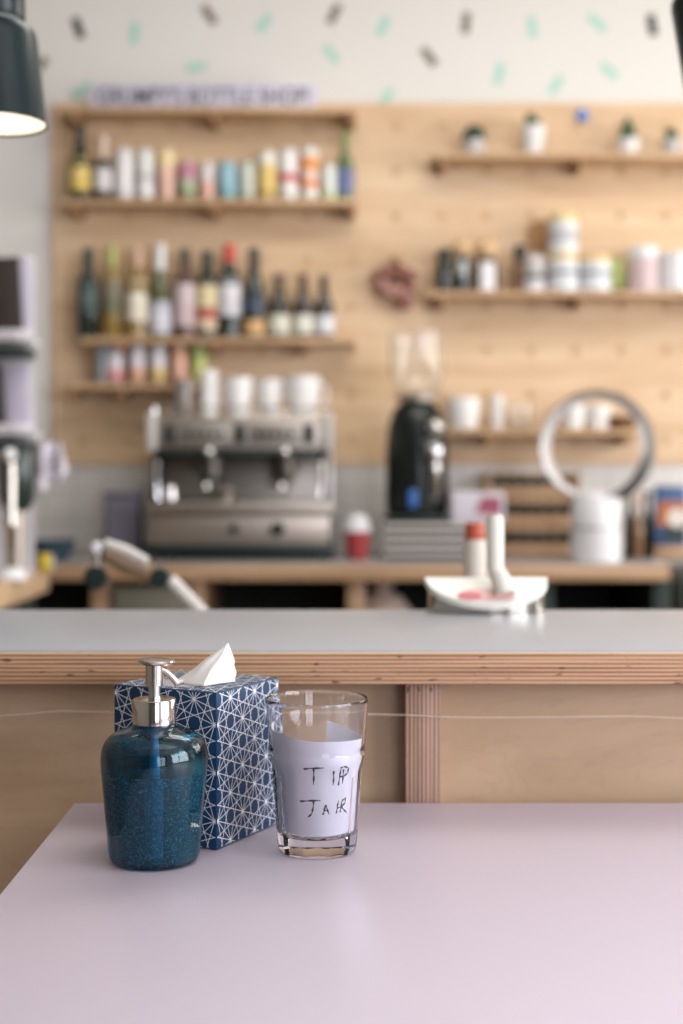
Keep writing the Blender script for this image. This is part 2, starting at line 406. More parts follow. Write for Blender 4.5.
def bottle(px, top, w, base, glassm, cap, capz, lab, label, group, style='wine', Y=4.705, capname='capsule', lab2=None):
    """cap: colour, capz: pixel row where the capsule ends; lab: (row top, row bottom, colours bottom-up)"""
    H = Z(top, Y) - base; r = w / 2 * Y / F
    o = thing('wine_bottle' if style != 'beer' else 'beer_bottle', label, 'bottle', (X(px, Y), Y, base + .0004), 0, group)
    if style == 'wine': body = [(0, .004), (r * .6, .003), (r * .9, 0), (r, .005), (r, H * .60), (r * .93, H * .66), (r * .62, H * .715), (r * .48, H * .76), (r * .44, H * .84), (r * .43, H * .965), (r * .49, H * .968), (r * .49, H * .995), (r * .43, H), (0, H)]
    elif style == 'slope': body = [(0, .004), (r * .9, 0), (r, .005), (r, H * .46), (r * .93, H * .53), (r * .7, H * .63), (r * .5, H * .72), (r * .45, H * .82), (r * .43, H * .965), (r * .5, H * .97), (r * .5, H * .995), (r * .43, H), (0, H)]
    else: body = [(0, .004), (r * .9, 0), (r, .005), (r, H * .50), (r * .92, H * .56), (r * .6, H * .65), (r * .45, H * .74), (r * .38, H * .88), (r * .37, H * .955), (r * .44, H * .96), (r * .44, H), (0, H)]
    B().lathe(body, 28).build('glass_body', glassm, o)
    def rad(z):
        for (r0, z0), (r1, z1) in zip(body, body[1:]):
            if z0 <= z <= z1 and z1 > z0: return r0 + (r1 - r0) * (z - z0) / (z1 - z0)
        return r * .4
    cz = Z(capz, Y) - base
    zs_ = [cz + (H + .0015 - cz) * i / 8 for i in range(9)]
    B().lathe([(rad(min(z, H - .0005)) + .0012, z) for z in zs_] + [(0, H + .0016)], 24).build(capname, mat(cap, .4, metal=.2), o)
    for L in ([lab] if lab else []) + ([lab2] if lab2 else []):
        t, bt, cols = L
        z0, z1 = max(.006, Z(bt, Y) - base), Z(t, Y) - base
        prof, bd = [], []
        for i in range(len(cols)):
            for k in range(2):
                z = z0 + (z1 - z0) * (i + k) / len(cols); prof.append((rad(z) + .0006, z + (.00001 if i and not k else 0)))
                if len(prof) > 1: bd.append(i)
        # label wraps the front half only
        bb = B(); n = 18
        rows = [[bb.v((rr * math.cos(a), rr * math.sin(a), z)) for a in [math.radians(-90 + (k / n - .5) * 230) for k in range(n + 1)]] for rr, z in prof]
        for q in range(len(rows) - 1):
            for k in range(n): bb.f([rows[q][k], rows[q][k + 1], rows[q + 1][k + 1], rows[q + 1][k]], bd[q])
        bb.build('paper_label', [mat(c, .6) for c in cols], o)
    return o
DG = mat('#152622', .12, coat=.5, name='dark_green_glass')
DB = mat('#2e2420', .12, coat=.5, name='dark_brown_glass')
YG = mat('#b79a56', .1, trans=.5, coat=.4, name='yellow_glass')
OG = mat('#5d6238', .1, trans=.3, coat=.4, name='olive_glass')
GG = mat('#5f8048', .1, trans=.3, coat=.4, name='green_glass')
RG = mat('#5a3a34', .1, trans=.2, coat=.4, name='rose_brown_glass')
g = 'bottles among the cans'
bottle(80, 126, 20, shelf_can, DG, '#25302a', 150, (160, 192, ['#d9bc62', '#dcc47a', '#d2b457']), 'dark bottle with a yellow label at the left end of the can row', g, 'beer', capname='foil')
bottle(103, 137, 19, shelf_can, DB, '#d9c4b4', 160, (170, 192, ['#d5d2d2']), 'brown bottle with pale foil neck and white label', g, 'beer', capname='foil')
bottle(345, 132, 17, shelf_can, GG, '#7a8a50', 146, (170, 195, ['#66729a']), 'green bottle with a blue label at the right end of the can row', g, 'beer', capname='foil')
g = 'wine bottles on the middle shelf'
bottle(88, 249, 21, shelf_bot, DG, '#1f3430', 268, (284, 314, ['#41524f', '#55625f', '#3f504d']), 'dark green bottle with a dark label, leftmost on its shelf', g)
bottle(112, 246, 20, shelf_bot, YG, '#a9ae6a', 268, (282, 314, ['#6b6a52', '#7e7768']), 'golden bottle with a lime green capsule', g)
bottle(137, 249, 22, shelf_bot, YG, '#c8a58e', 268, (282, 322, ['#dfd9c4', '#e3ded0']), 'yellow glass bottle with a tall cream label and tan capsule', g)
bottle(160, 245, 22, shelf_bot, OG, '#dcdde0', 271, (303, 334, ['#c9c8d4', '#d6d5de', '#bfbfcb']), 'green bottle with a white capsule and lavender white label', g, 'slope')
bottle(185, 250, 22, shelf_bot, RG, '#33403c', 263, (285, 327, ['#c8b4b6', '#cfbfc2']), 'brownish bottle with a pale pink label and dark capsule', g)
bottle(207, 252, 22, shelf_bot, DG, '#22312d', 275, (286, 331, ['#d8c3a5', '#b25a50', '#dccfa6', '#d9c9a0']), 'dark bottle with a cream label crossed by a red band', g)
bottle(229, 245, 24, shelf_bot, DG, '#c23f3c', 263, (281, 317, ['#cfcfd6', '#d9d8dd']), 'black bottle with a red capsule and white label', g)
bottle(254, 249, 22, shelf_bot, DG, '#27332f', 268, (294, 310, ['#4c5672']), 'dark bottle with a blue neck label and a gold lower label', g, 'slope', lab2=(321, 335, ['#d5ac78']))
g = 'short bottles at the right of the wine shelf'
bottle(279, 275, 22, shelf_bot, DB, '#4a3430', 283, (300, 334, ['#d6d6c6', '#d9dcd0']), 'short dark bottle with greenish white label beside the wine bottles', g, 'beer', capname='crown_cap')
bottle(303, 275, 20, shelf_bot, DB, '#47322e', 283, (300, 334, ['#dadccf', '#d9c9c8']), 'short dark bottle with a pink and white label, between two others', g, 'beer', capname='crown_cap')
bottle(324, 276, 20, shelf_bot, DB, '#4a3a36', 284, (301, 334, ['#d5d6dc', '#dcdcdf']), 'short dark bottle with a plain white label at the right shelf end', g, 'beer', capname='crown_cap')

# ---- plants on the high shelf
POTW = mat('#dcdad8', .5, vary=.03, name='white_pot'); POTG = mat('#bdbbb9', .5, vary=.04, name='grey_pot')
LEAF = mat('#2f5233', .5, vary=.3, scale=60, name='leaf_green'); LEAFD = mat('#24402e', .5, vary=.3, scale=60, name='dark_leaf')
def potted(px, w, pot_top, top, kind, potm, label, Y=4.70):
    base = shelf_plant; r = w / 2 * Y / F; hp = Z(pot_top, Y) - base; H = Z(top, Y) - base
    o = thing('potted_plant', label, 'plant', (X(px, Y), Y, base + .0004), 0, 'small potted plants on the high shelf')
    B().lathe([(0, 0), (r * .75, 0), (r * .78, .003), (r, hp - .004), (r * 1.02, hp), (r * .92, hp), (r * .88, hp - .008), (0, hp - .008)], 28).build('pot', potm, o)
    B().lathe([(0, hp - .0085), (r * .87, hp - .0075), (r * .3, hp - .004), (0, hp - .003)], 20).build('soil', mat('#3a2c24', .9, bump=.5, name='soil'), o)
    b = B(); lm = LEAF
    if kind == 'rosette':
        for ring, (n, tilt, L) in enumerate(((9, 1.15, .75), (8, .8, .85), (6, .4, .95), (3, .12, 1))):
            for k in range(n):
                a = 2 * PI * k / n + ring * .4; M = T(0, 0, hp - .006) @ rotZ(a) @ rotY(tilt)
                l = (H - hp + .006) * L
                b.lathe([(0, 0), (r * .2, l * .25), (r * .34, l * .6), (r * .22, l * .88), (0, l)], 8, M=M)
        lm = LEAFD
    elif kind == 'cactus':
        n = 10; hh = H - hp + .006
        prof = [(0, 0)] + [(r * .85 * (1 - t) ** .8 * (1 if t > .02 else .9) + .0005, hh * t) for t in [i / 10 for i in range(10)]] + [(0, hh)]
        b.lathe(prof, 40, c=(0, 0, hp - .006), shape=lambda rr, z, a: rr * (1 + .14 * math.cos(8 * a)))
        for k in range(10):
            a = 2 * PI * k / 10; M = T(0, 0, hp - .004) @ rotZ(a) @ rotY(.5 + .25 * (k % 2))
            b.lathe([(0, 0), (r * .16, .01), (r * .14, .022), (0, .034)], 8, M=M)
    elif kind == 'tuft':
        for k in range(46):
            a = random.uniform(0, 2 * PI); t = random.uniform(.05, .7); l = (H - hp + .008) * random.uniform(.75, 1.05)
            b.lathe([(0, 0), (.004, l * .3), (.0035, l * .7), (0, l)], 5, M=T(0, 0, hp - .008) @ rotZ(a) @ rotY(t))
    else:
        hh = H - hp + .006
        for k, (dx, s) in enumerate(((-.25, 1), (.2, .75), (.0, .6))):
            b.lathe([(0, 0), (r * .36, hh * s * .15), (r * .42, hh * s * .6), (r * .28, hh * s * .9), (0, hh * s)], 14, c=(dx * r, (k - 1) * r * .2, hp - .006), shape=lambda rr, z, a: rr * (1 + .1 * math.cos(7 * a)))
    b.build('foliage', lm, o)
potted(474, 22, 141, 124, 'rosette', POTG, 'dark rosette succulent in a pale grey pot, leftmost plant on the high shelf')
potted(533, 24, 127, 113, 'column', POTW, 'tall white pot with a tiny green cactus')
potted(628, 23, 140, 116, 'cactus', POTW, 'pointed bright green cactus in a white pot')
potted(672, 22, 141, 127, 'tuft', POTG, 'low dark tuft of leaves in a grey pot, rightmost on the high shelf')
o = B().lathe([(0, 0), (.019, 0), (.021, .003), (.021, .009), (.017, .013), (0, .015)], 28, axis='y', M=Matrix.Rotation(PI, 4, 'Z')).build('blue_badge', mat('#4f83cf', .4, name='blue_enamel'), loc=(X(582, PF), PF - .0005, Z(116, PF)))
tag(o, 'small round blue badge on the pegboard above the plants', 'badge')

# ---- hanging bunch of dried flowers
fl = thing('dried_flower_bunch', 'bunch of dusky pink dried flowers hanging on the pegboard', 'dried flowers', (hx(396), PF, hz(262)))
B().lathe([(0, -.004), (.0142, -.004), (.0142, .05), (0, .052)], 16, axis='y', M=Matrix.Rotation(PI, 4, 'Z')).build('peg', mat('#9c7654', .6, name='dowel_wood'), fl)
sb = B()
heads = [(-.07, -.055), (-.045, -.085), (-.035, -.045), (-.01, -.07), (.005, -.105), (.018, -.045), (.025, -.085), (.035, -.125), (.05, -.06), (.05, -.1), (-.02, -.11), (.03, -.15), (-.055, -.10)]
PK = [mat('#ad746c', .8, vary=.25, scale=90), mat('#c2978c', .8, vary=.25, scale=90), mat('#94615a', .8, vary=.25, scale=90)]
for i, (x, z) in enumerate(heads):
    y = -.035 - .02 * (i % 3)
    sb.tube([(0, -.03, -.01), (x * .5, y * .8, z * .4 - .005), (x, y, z)], .0014, 6)
    hb = B(); Rr = .017 + .003 * (i % 3)
    for k in range(14):
        ph = math.acos(1 - 2 * (k + .5) / 14); th = 2.4 * k
        d = Vector((math.sin(ph) * math.cos(th), math.sin(ph) * math.sin(th), math.cos(ph)))
        hb.ball(d * Rr * .55, Rr * .55, sc=(1, 1, .8), u=8, v=6)
    hb.build('flower_head', PK[i % 3], fl, (x, y, z))
sb.build('stems', mat('#7d6a4a', .8, name='dry_stem'), fl)

# ---- jars and tins
def jar(name, px, w, top, base, body, lid, lidrow, label, group='jars and tins on the right shelf', Y=4.70, bands=None, cat='jar', lidname='lid', ball=False, foot=None, sticker=None):
    H = Z(top, Y) - base; r = w / 2 * Y / F; hl = Z(lidrow, Y) - base
    o = thing(name, label, cat, (X(px, Y), Y, base + .0004), 0, group)
    if bands:
        prof = [(0, 0), (r * .93, 0), (r, .003)]; bd = [0, 0]; fr = 0; mats = []
        for i, (q, c) in enumerate(bands):
            mats.append(mat(c, .45)); 
            if i: prof.append((r, .003 + (hl - .006) * fr + .00001)); bd.append(i)
            fr = min(1, fr + q); prof.append((r, .003 + (hl - .006) * fr)); bd.append(i)
        prof += [(r * .9, hl), (0, hl)]; bd += [len(bands) - 1] * 2
        B().lathe(prof, 32, bands=bd).build('body', mats, o)
    else:
        B().lathe([(0, 0), (r * .93, 0), (r, .004), (r, hl * .82), (r * .9, hl * .93), (r * .7, hl), (0, hl)], 32).build('body', body, o)
    if ball: B().ball((0, 0, hl + (H - hl) * .45), (H - hl) * .62, sc=(1.05, 1.05, .9)).build('cork_ball', lid, o)
    else: B().lathe([(0, hl + .0003), (r * .93, hl + .0003), (r * .97, hl + .003), (r * .97, H - .003), (r * .9, H), (0, H)], 32).build(lidname, lid, o)
    if sticker:
        t, bt, c = sticker; z0, z1 = Z(bt, Y) - base, Z(t, Y) - base; n = 10
        bb = B(); rr = r + .0007
        rows = [[bb.v((rr * math.cos(a), rr * math.sin(a), z)) for a in [math.radians(-90 + (k / n - .5) * 75) for k in range(n + 1)]] for z in (z0, z1)]
        for k in range(n): bb.f([rows[0][k], rows[0][k + 1], rows[1][k + 1], rows[1][k]])
        bb.build('paper_label', mat(c, .6), o)
    return o
CORK = mat('#cfae86', .8, vary=.12, scale=80, name='cork')
jar('corked_jar', 444, 15, 250, shelf_jar, DG, mat('#26302c', .5, name='black_lid'), 259, 'dark green jar with black lid, leftmost on the jar shelf')
jar('corked_jar', 462, 16, 240, shelf_jar, mat('#2e3f3c', .15, coat=.5, name='smoked_glass'), CORK, 256, 'smoked glass jar with a round cork stopper', ball=True, sticker=(262, 276, '#a9b0ae'))
jar('corked_jar', 486, 24, 240, shelf_jar, mat('#4d3529', .15, coat=.5, name='amber_glass'), CORK, 258, 'brown jar with a round cork stopper and white tag', ball=True, sticker=(264, 292, '#e4e3e6'))
jar('dropper_bottle', 520, 13, 246, shelf_jar, mat('#7a5b45', .2, name='tea_glass'), mat('#242c29', .5, name='black_cap'), 261, 'slim brown bottle with a black cap beside the stacked tins', cat='bottle')
jar('storage_jar', 534, 22, 257, shelf_jar, None, mat('#c8c5c5', .5, name='grey_lid'), 264, 'small grey white jar with a dark band, left of the stacked tins', bands=[(.42, '#cfcdd2'), (.2, '#4a5756'), (.38, '#b9b6b4')], Y=4.69)
lowt = jar('storage_tin', 563, 31, 255, shelf_jar, None, mat('#dcc795', .5, name='cream_lid'), 262, 'white tin with a dark band, bottom of the stack of two', bands=[(.55, '#d3d6da'), (.13, '#5c636c'), (.32, '#d5d8dc')], Y=4.69, cat='tin')
jar('storage_tin', 563, 30, 214.5, Z(255, 4.69) + .0006, None, mat('#e0ca90', .5, name='yellow_lid'), 222, 'white and grey tin on top of another tin', bands=[(.3, '#dcdcda'), (.45, '#b7b7bc'), (.25, '#d9dad9')], Y=4.69, cat='tin')
jar('storage_tin', 595, 31, 257, shelf_jar, None, mat('#e2c587', .5, name='yellow_lid'), 263, 'single white tin with dark band and yellow lid right of the stack', bands=[(.55, '#d6d9dd'), (.13, '#5c636c'), (.32, '#d9dcdf')], Y=4.69, cat='tin')
o = B().box(-.028, .028, -.02, .02, 0, .115, bev=.003).box(-.0282, .0282, -.0202, -.019, .0, .02, 1).build('tea_carton', [mat('#b9c67c', .5, name='lime_card'), mat('#6d6c4a', .5, name='olive_card')], loc=(X(616, 4.74), 4.74, shelf_jar + .0004))
tag(o, 'lime green carton squeezed between a tin and a pinkish jar', 'carton')
jar('storage_jar', 643, 31, 248, shelf_jar, None, mat('#dcdfe0', .4, name='white_lid'), 260, 'pinkish grey jar with a wide white lid', bands=[(.12, '#c9b9bd'), (.88, '#cbb6b8')], Y=4.69)
jar('storage_jar', 676, 36, 254, shelf_jar, None, mat('#e2e3e5', .4, name='pale_lid'), 262, 'large plain white jar at the right end of the jar shelf', bands=[(.9, '#e2e2e4'), (.1, '#dedee0')], Y=4.69)
o = B().lathe([(0, 0), (.05, 0), (.053, .01), (.053, .012), (0, .012)], 28, axis='y', M=Matrix.Rotation(PI, 4, 'Z')).build('wooden_disc', mat('#a77d52', .6, vary=.15, name='lid_wood'), loc=(X(541, PF), PF - .0005, Z(236, PF)))
tag(o, 'round brown wooden disc on the pegboard behind the stacked tins', 'wooden disc')

# ---- cups on the low right shelf
def cup(px, top, w, base, label, group, Y=4.70, m=WHITE, handle=1, name='white_cup', flare=.82):
    H = Z(top, Y) - base; r = w / 2 * Y / F
    o = thing(name, label, 'cup', (X(px, Y), Y, base + .0004), 0, group)
    B().lathe([(0, 0), (r * flare * .8, 0), (r * flare, .006), (r * .97, H * .6), (r, H), (r * .93, H), (r * .9, H * .6), (r * flare * .85, .009), (0, .007)], 32).build('bowl', m, o)
    if handle:
        B().tube([(handle * (r * .9 + dx * r), 0, H * z) for dx, z in ((0, .78), (.28, .82), (.5, .62), (.4, .35), (0, .25))], .0045, 8).build('handle', m, o)
    return o
g = 'cups on the low right shelf'
cup(463, 398, 34, shelf_cup, 'large white mug near the grinder on the low right shelf', g, handle=0)
cup(497, 396, 13, shelf_cup, 'narrow white cup between the mug and the fan', g, handle=0, flare=.95)
cup(520, 404, 26, shelf_cup, 'clear glass tumbler beside the fan ring on low shelf', g, m=CLEAR, handle=0, name='glass_tumbler')
cup(573, 405, 24, shelf_cup, 'white cup seen through the fan ring, left one', g, handle=-1)
cup(598, 406, 25, shelf_cup, 'white cup seen through the fan ring, middle one', g, handle=0)
o = B().lathe([(0, 0), (.03, 0), (.05, .02), (.058, .045), (.054, .045), (.046, .022), (.028, .006), (0, .005)], 28).build('wooden_bowl', mat('#80603f', .6, vary=.15, name='bowl_wood'), loc=(X(622, 4.70), 4.70, shelf_cup + .0004))
tag(o, 'brown wooden bowl seen through the fan ring at right', 'bowl')

# ================================================================== BACK COUNTER
BZ = Z(564, 4.1); CXL, CXR = -1.25, X(670, 4.1)
PLYC = wood('counter_plywood', '#bf9f80', '#ae8c6b', '#957354', stretch=(1, 8, 8))
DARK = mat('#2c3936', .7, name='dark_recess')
bt = thing('counter_worktop', 'X', 'worktop', (CXL, 4.1, BZ))
B().box(0, CXR - CXL, .0, .686, -.048, -.0022, bev=.001).build('plywood_core', PLYC, bt)
B().box(0, CXR - CXL, .0006, .686, -.002, 0, bev=.0005).build('laminate_top', mat('#8d8d90', .35, vary=.03, name='counter_laminate'), bt)
bt['label'] = 'grey-topped plywood back worktop carrying the coffee machine and fan'
cab = thing('counter_cabinet', 'dark open shelving under the back worktop with plywood uprights', 'cabinet', (CXL, 4.14, 0))
W = CXR - CXL; top = BZ - .0485
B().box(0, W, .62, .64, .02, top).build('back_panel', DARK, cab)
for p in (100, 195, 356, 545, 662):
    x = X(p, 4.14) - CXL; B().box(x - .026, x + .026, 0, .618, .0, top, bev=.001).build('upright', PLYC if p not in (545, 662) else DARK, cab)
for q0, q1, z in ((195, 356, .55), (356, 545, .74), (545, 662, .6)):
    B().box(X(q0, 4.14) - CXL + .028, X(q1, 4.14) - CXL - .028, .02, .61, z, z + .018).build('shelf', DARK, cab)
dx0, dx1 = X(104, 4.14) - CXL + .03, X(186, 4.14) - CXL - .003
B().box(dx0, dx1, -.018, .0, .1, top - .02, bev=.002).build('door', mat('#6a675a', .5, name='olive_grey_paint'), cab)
fz = thing('bar_fridge', 'black low fridge beyond the right end of the back worktop', 'fridge', (CXR + .03, 4.16, 0))
B().box(0, .75, .02, .6, .02, .97, bev=.006).build('casing', mat('#3a3d34', .4, name='dark_olive_metal'), fz)
B().box(.01, .74, -.01, .019, .1, .95, bev=.004).build('door', mat('#2c332d', .35, name='dark_door'), fz)
for sx in (.05, .7):
    for sy in (.06, .55): B().lathe([(0, 0), (.02, 0), (.02, .0202), (0, .0202)], 14, c=(sx, sy, 0)).build('foot', BLACK, fz)
# a pale bag inside the open shelf
bg = B(); bx = X(383, 4.3)
bg.lathe([(0, 0), (.075, 0), (.085, .04), (.088, .09), (.06, .13), (.025, .145), (.035, .175), (.02, .178), (0, .165)], 24, shape=lambda r, z, a: r * (1 + .07 * math.sin(5 * a + z * 40)))
tag(bg.build('paper_bag', mat('#c6b3a9', .7, vary=.08, name='pale_bag'), loc=(bx, 4.3, .7584)), 'crumpled pale pink bag on the open shelf under the worktop', 'bag')

# ================================================================== ESPRESSO MACHINE
EY = 4.27
em = thing('espresso_machine', 'two-group steel espresso machine on the back worktop', 'coffee machine', (X(238.5, EY), EY, BZ + .0004))
e0, e1 = X(146, EY) - X(238.5, EY), X(333, EY) - X(238.5, EY)
def ez(py): return Z(py, EY) - BZ
hgt = ez(414)
for sx in (e0 + .05, e1 - .05):
    for sy in (.05, .37): B().lathe([(0, 0), (.02, 0), (.023, .014), (.023, .0155), (0, .0155)], 16, c=(sx, sy, 0)).build('foot', BLACK, em)
B().box(e0 - .006, e1 + .006, .0, .42, .0155, ez(545), bev=.004).build('base', BLACK, em)
B().box(e0 + .01, e1 - .01, -.012, .16, ez(544.8), ez(514), bev=.006).build('lower_panel', STEEL, em)
B().box(e0, e1, -.03, .17, ez(513), ez(502), bev=.004).build('drip_tray', STEEL, em)
b = B()
for i in range(26):
    x = e0 + .02 + i * (e1 - e0 - .04) / 25; b.box(x - .004, x + .004, -.02, .15, ez(502) + .0003, ez(502) + .004)
b.build('drip_grille', CHROME, em)
B().box(e0 + .02, e1 - .02, .171, .42, ez(544.8), ez(455), bev=.004).build('rear_body', mat('#8f8a83', .35, 1, name='dull_steel'), em)
B().box(e0 + .01, e1 - .01, .02, .42, ez(455) + .0003, ez(416), bev=.01).build('upper_body', STEEL, em)
B().box(e0 + .03, e1 - .03, .0, .1, ez(456), ez(449), bev=.003).build('dark_trim', BLACK, em)
for sx in (e0 + .001, e1 - .027):
    B().box(sx, sx + .026, .0, .43, ez(452), ez(412), bev=.008).build('end_panel', mat('#bfbcb8', .35, name='pale_grey_panel'), em)
    B().box(sx + .002, sx + .024, .12, .43, ez(544), ez(452.5), bev=.004).build('side_panel', mat('#a7a4a0', .3, 1, name='side_steel') if sx > 0 else BLACK, em)
b = B()
for x in (e0 + .02, e1 - .02):
    for y in (.05, .4): b.tube([(x, y, ez(416)), (x, y, ez(416) + .028)], .004, 8)
b.tube([(e0 + .02, .05, ez(416) + .028), (e1 - .02, .05, ez(416) + .028), (e1 - .02, .4, ez(416) + .028), (e0 + .02, .4, ez(416) + .028), (e0 + .02, .05, ez(416) + .028)], .004, 8)
bmesh.ops.remove_doubles(b.bm, verts=b.bm.verts, dist=.0001)
b.build('cup_rail', CHROME, em)
for cxp in (205, 275):
    x = X(cxp, EY) - X(238.5, EY)
    pn = B().box(x - .075, x + .075, .012, .03, ez(444), ez(424), bev=.004).build('button_panel', mat('#9a958d', .4, .6, name='panel_grey'), em)
    for k in range(5): B().lathe([(0, 0), (.009, 0), (.009, .006), (.007, .008), (0, .008)], 14, axis='y', M=rotZ(PI), c=(x + (k - 2) * .026, .012, ez(434))).build('button', BLACK, pn)
for cxp in (169, 240, 309):
    x = X(cxp, EY) - X(238.5, EY); B().box(x - .016, x + .016, .008, .03, ez(443), ez(424), bev=.004).build('switch_plate', BLACK, em)
for cxp in (209, 285):
    x = X(cxp, EY) - X(238.5, EY)
    gh = B().lathe([(0, 0), (.035, 0), (.036, .004), (.036, .028), (.03, .034), (.03, .05), (0, .05)], 28, c=(x, .06, ez(470))).build('group_head', DSTEEL, em)
    pf = B().lathe([(0, 0), (.02, 0), (.031, .012), (.034, .016), (.034, .034), (0, .034)], 28, c=(x, .06, ez(470) - .036)).build('portafilter', DSTEEL, em)
    B().tube([(x, .03, ez(470) - .01), (x, -.02, ez(470) - .016), (x, -.09, ez(470) - .022), (x, -.1, ez(470) - .023)], [.008, .011, .014, .008], 14).build('handle', BLACK, pf)
    B().tube([(x - .012, .06, ez(470) - .038), (x - .015, .055, ez(470) - .055)], .006, 8).tube([(x + .012, .06, ez(470) - .038), (x + .015, .055, ez(470) - .055)], .006, 8).build('spout', CHROME, pf)
    B().ball((x, -.012, ez(452)), .017).build('brew_knob', CHROME, em)
for sx, s in ((e0 + .045, -1), (e1 - .045, 1)):
    B().tube([(sx, .05, ez(456)), (sx + s * .01, .0, ez(462)), (sx + s * .012, -.012, ez(478)), (sx + s * .005, -.016, ez(500))], .005, 10).build('steam_wand', CHROME, em)
for px, r in ((235, .014), (278, .021)):
    x = X(px, EY) - X(238.5, EY)
    B().lathe([(0, 0), (r, 0), (r, .016), (r * .7, .024), (0, .024)], 24, axis='y', M=rotZ(PI), c=(x, -.0122, ez(529))).build('dial', BLACK, em)
# things standing on and in the machine
def on_machine(py): return Z(py, EY)
pz = on_machine(502) + .0046
pt = thing('milk_pitcher', 'small shiny steel milk pitcher on the left of the drip tray', 'pitcher', (X(170, EY - .0), EY + .02, pz))
B().lathe([(0, 0), (.022, 0), (.025, .004), (.024, .02), (.019, .04), (.021, .052), (.0195, .052), (.0175, .04), (.0225, .02), (.022, .006), (0, .005)], 28).build('bowl', CHROME, pt)
B().tube([(-.019, 0, .046), (-.027, 0, .044), (-.028, 0, .025), (-.023, 0, .014)], .002, 8).build('handle', CHROME, pt)
pt.scale = (.7, .7, .9)
pt = thing('steel_cup', 'small shiny steel cup in the middle of the drip tray', 'cup', (X(226, EY), EY + .01, pz))
B().lathe([(0, 0), (.017, 0), (.02, .004), (.022, .04), (.0205, .04), (.0185, .006), (0, .004)], 28).build('bowl', CHROME, pt)
tz = on_machine(416) + .0006; g = 'cups on top of the coffee machine'
YT = EY + .16
cup(209, 371, 18, tz, 'tall narrow white cup standing on the coffee machine', g, Y=YT, handle=0, flare=.97, name='paper_cup')
cup(184, 380, 22, tz, 'grey glass at the left end of the coffee machine top', g, Y=YT, handle=0, m=mat('#9a918c', .2, trans=.3, name='smoky_glass'), name='glass_tumbler')
for px, w, tp, lb in ((238, 30, 378, 'white cup on the coffee machine right beside the tall narrow cup'), (269, 27, 380, 'white cup in the middle of three rounded ones on the coffee machine'), (302, 37, 377, 'largest white cup, at the right end of the coffee machine top')):
    cup(px, tp, w, tz, lb, g, Y=YT, handle={238: -1, 269: 0, 302: 1}[px], flare=.7)

# left of the machine
o = thing('plastic_tub', 'grey violet rounded tub left of the coffee machine', 'tub', (X(124, 4.45), 4.45, BZ + .0004))
B().box(-.058, .058, -.05, .05, 0, .19, bev=.02, seg=4).build('tub_body', mat('#6c6a76', .5, name='grey_violet_plastic'), o)
B().box(-.061, .061, -.053, .053, .1902, .206, bev=.006).build('lid', mat('#747280', .45, name='violet_lid'), o)
o = B().lathe([(0, 0), (.045, 0), (.06, .02), (.075, .06), (.072, .06), (.057, .022), (.04, .006), (0, .005)], 32).build('blue_bowl', mat('#2e4450', .3, name='dark_blue_glaze'), loc=(X(52, 4.3), 4.3, BZ + .0004))
tag(o, 'dark blue bowl on the back worktop behind the yellow sponge', 'bowl')
# right of the machine: cup with dome lid
o = thing('takeaway_cup', 'red cup with a white domed lid right of the coffee machine', 'cup', (X(357, 4.32), 4.32, BZ + .0004))
B().lathe([(0, 0), (.03, 0), (.031, .002), (.04, .085), (0, .085)], 28).build('cup_body', mat('#a23c3e', .45, name='red_card'), o)
B().lathe([(.0425, .0853), (.043, .09), (.041, .093), (.036, .118), (.024, .135), (.008, .139), (0, .139)], 28).build('dome_lid', mat('#d4d4d8', .3, name='white_lid'), o)
# small metal canister
# ---- trays and grinder
GY = 4.3
gx0, gx1 = X(383, GY), X(500, GY); th = (BZ - Z(523, GY)) / -4
tp = BZ
names = ['bottom one of the four grey trays under the grinder', 'second grey tray from the bottom under the grinder', 'third grey tray from the bottom under the grinder', 'topmost of the four grey trays, directly under the grinder']
TR = mat('#c0b9b4', .45, vary=.05, name='tray_grey')
for k in range(4):
    h = (Z(523, GY) - BZ) / 4
    r = thing('stacking_tray', names[k], 'tray', ((gx0 + gx1) / 2, GY, tp + .0004), 0, 'trays stacked under the grinder')
    w = (gx1 - gx0) / 2
    B().box(-w, w, 0, .26, .0125, h - .0008, bev=.003).build('tray_body', TR, r)
    B().box(-w + .008, w - .008, .008, .25, 0, .0122).build('foot_rim', BLACK, r)
    tp += h
gr = thing('coffee_grinder', 'black coffee grinder with a clear glass hopper', 'coffee grinder', (X(419, GY), GY + .12, tp + .0004))
def gz(py): return Z(py, GY + .06) - tp
B().box(-.1, .1, -.11, .11, 0, .022, bev=.008).build('base', BLACK, gr)
b = B(); H = gz(402)
b.lathe([(0, .0225), (.088, .0225), (.095, .03), (.098, .08), (.097, H * .6), (.09, H * .8), (.072, H * .95), (.05, H), (0, H)], 36, shape=lambda r, z, a: r * (1 if math.sin(a) < .2 else .96))
b.build('motor_body', GLOSSBLACK, gr)
B().lathe([(.045, H + .0004), (.06, H + .004), (.062, H + .02), (.05, H + .024), (0, H + .024)], 28).build('collar', STEEL, gr)
hp0, hp1 = H + .0245, gz(332)
B().lathe([(.05, hp0), (.082, hp0 + .05), (.086, hp0 + .06), (.086, hp1), (.082, hp1), (.082, hp0 + .062), (.078, hp0 + .052), (.047, hp0 + .003), (0, hp0 + .003), (0, hp0), (.05, hp0)], 40).build('glass_hopper', CLEAR, gr)
B().box(.02, .07, -.15, -.06, H * .50, H * .66, bev=.012).build('dosing_head', CHROME, gr)
B().ball((.05, -.125, H * .78), .026).build('chrome_knob', CHROME, gr)
B().tube([(.05, -.12, H * .50), (.05, -.125, H * .3), (.05, -.115, H * .2)], [.018, .014, .012], 14).build('chute', CHROME, gr)
B().box(-.03, -.004, -.106, -.0985, .045, .1, bev=.003).build('display', mat('#3f6fb5', .3, name='blue_screen'), gr)
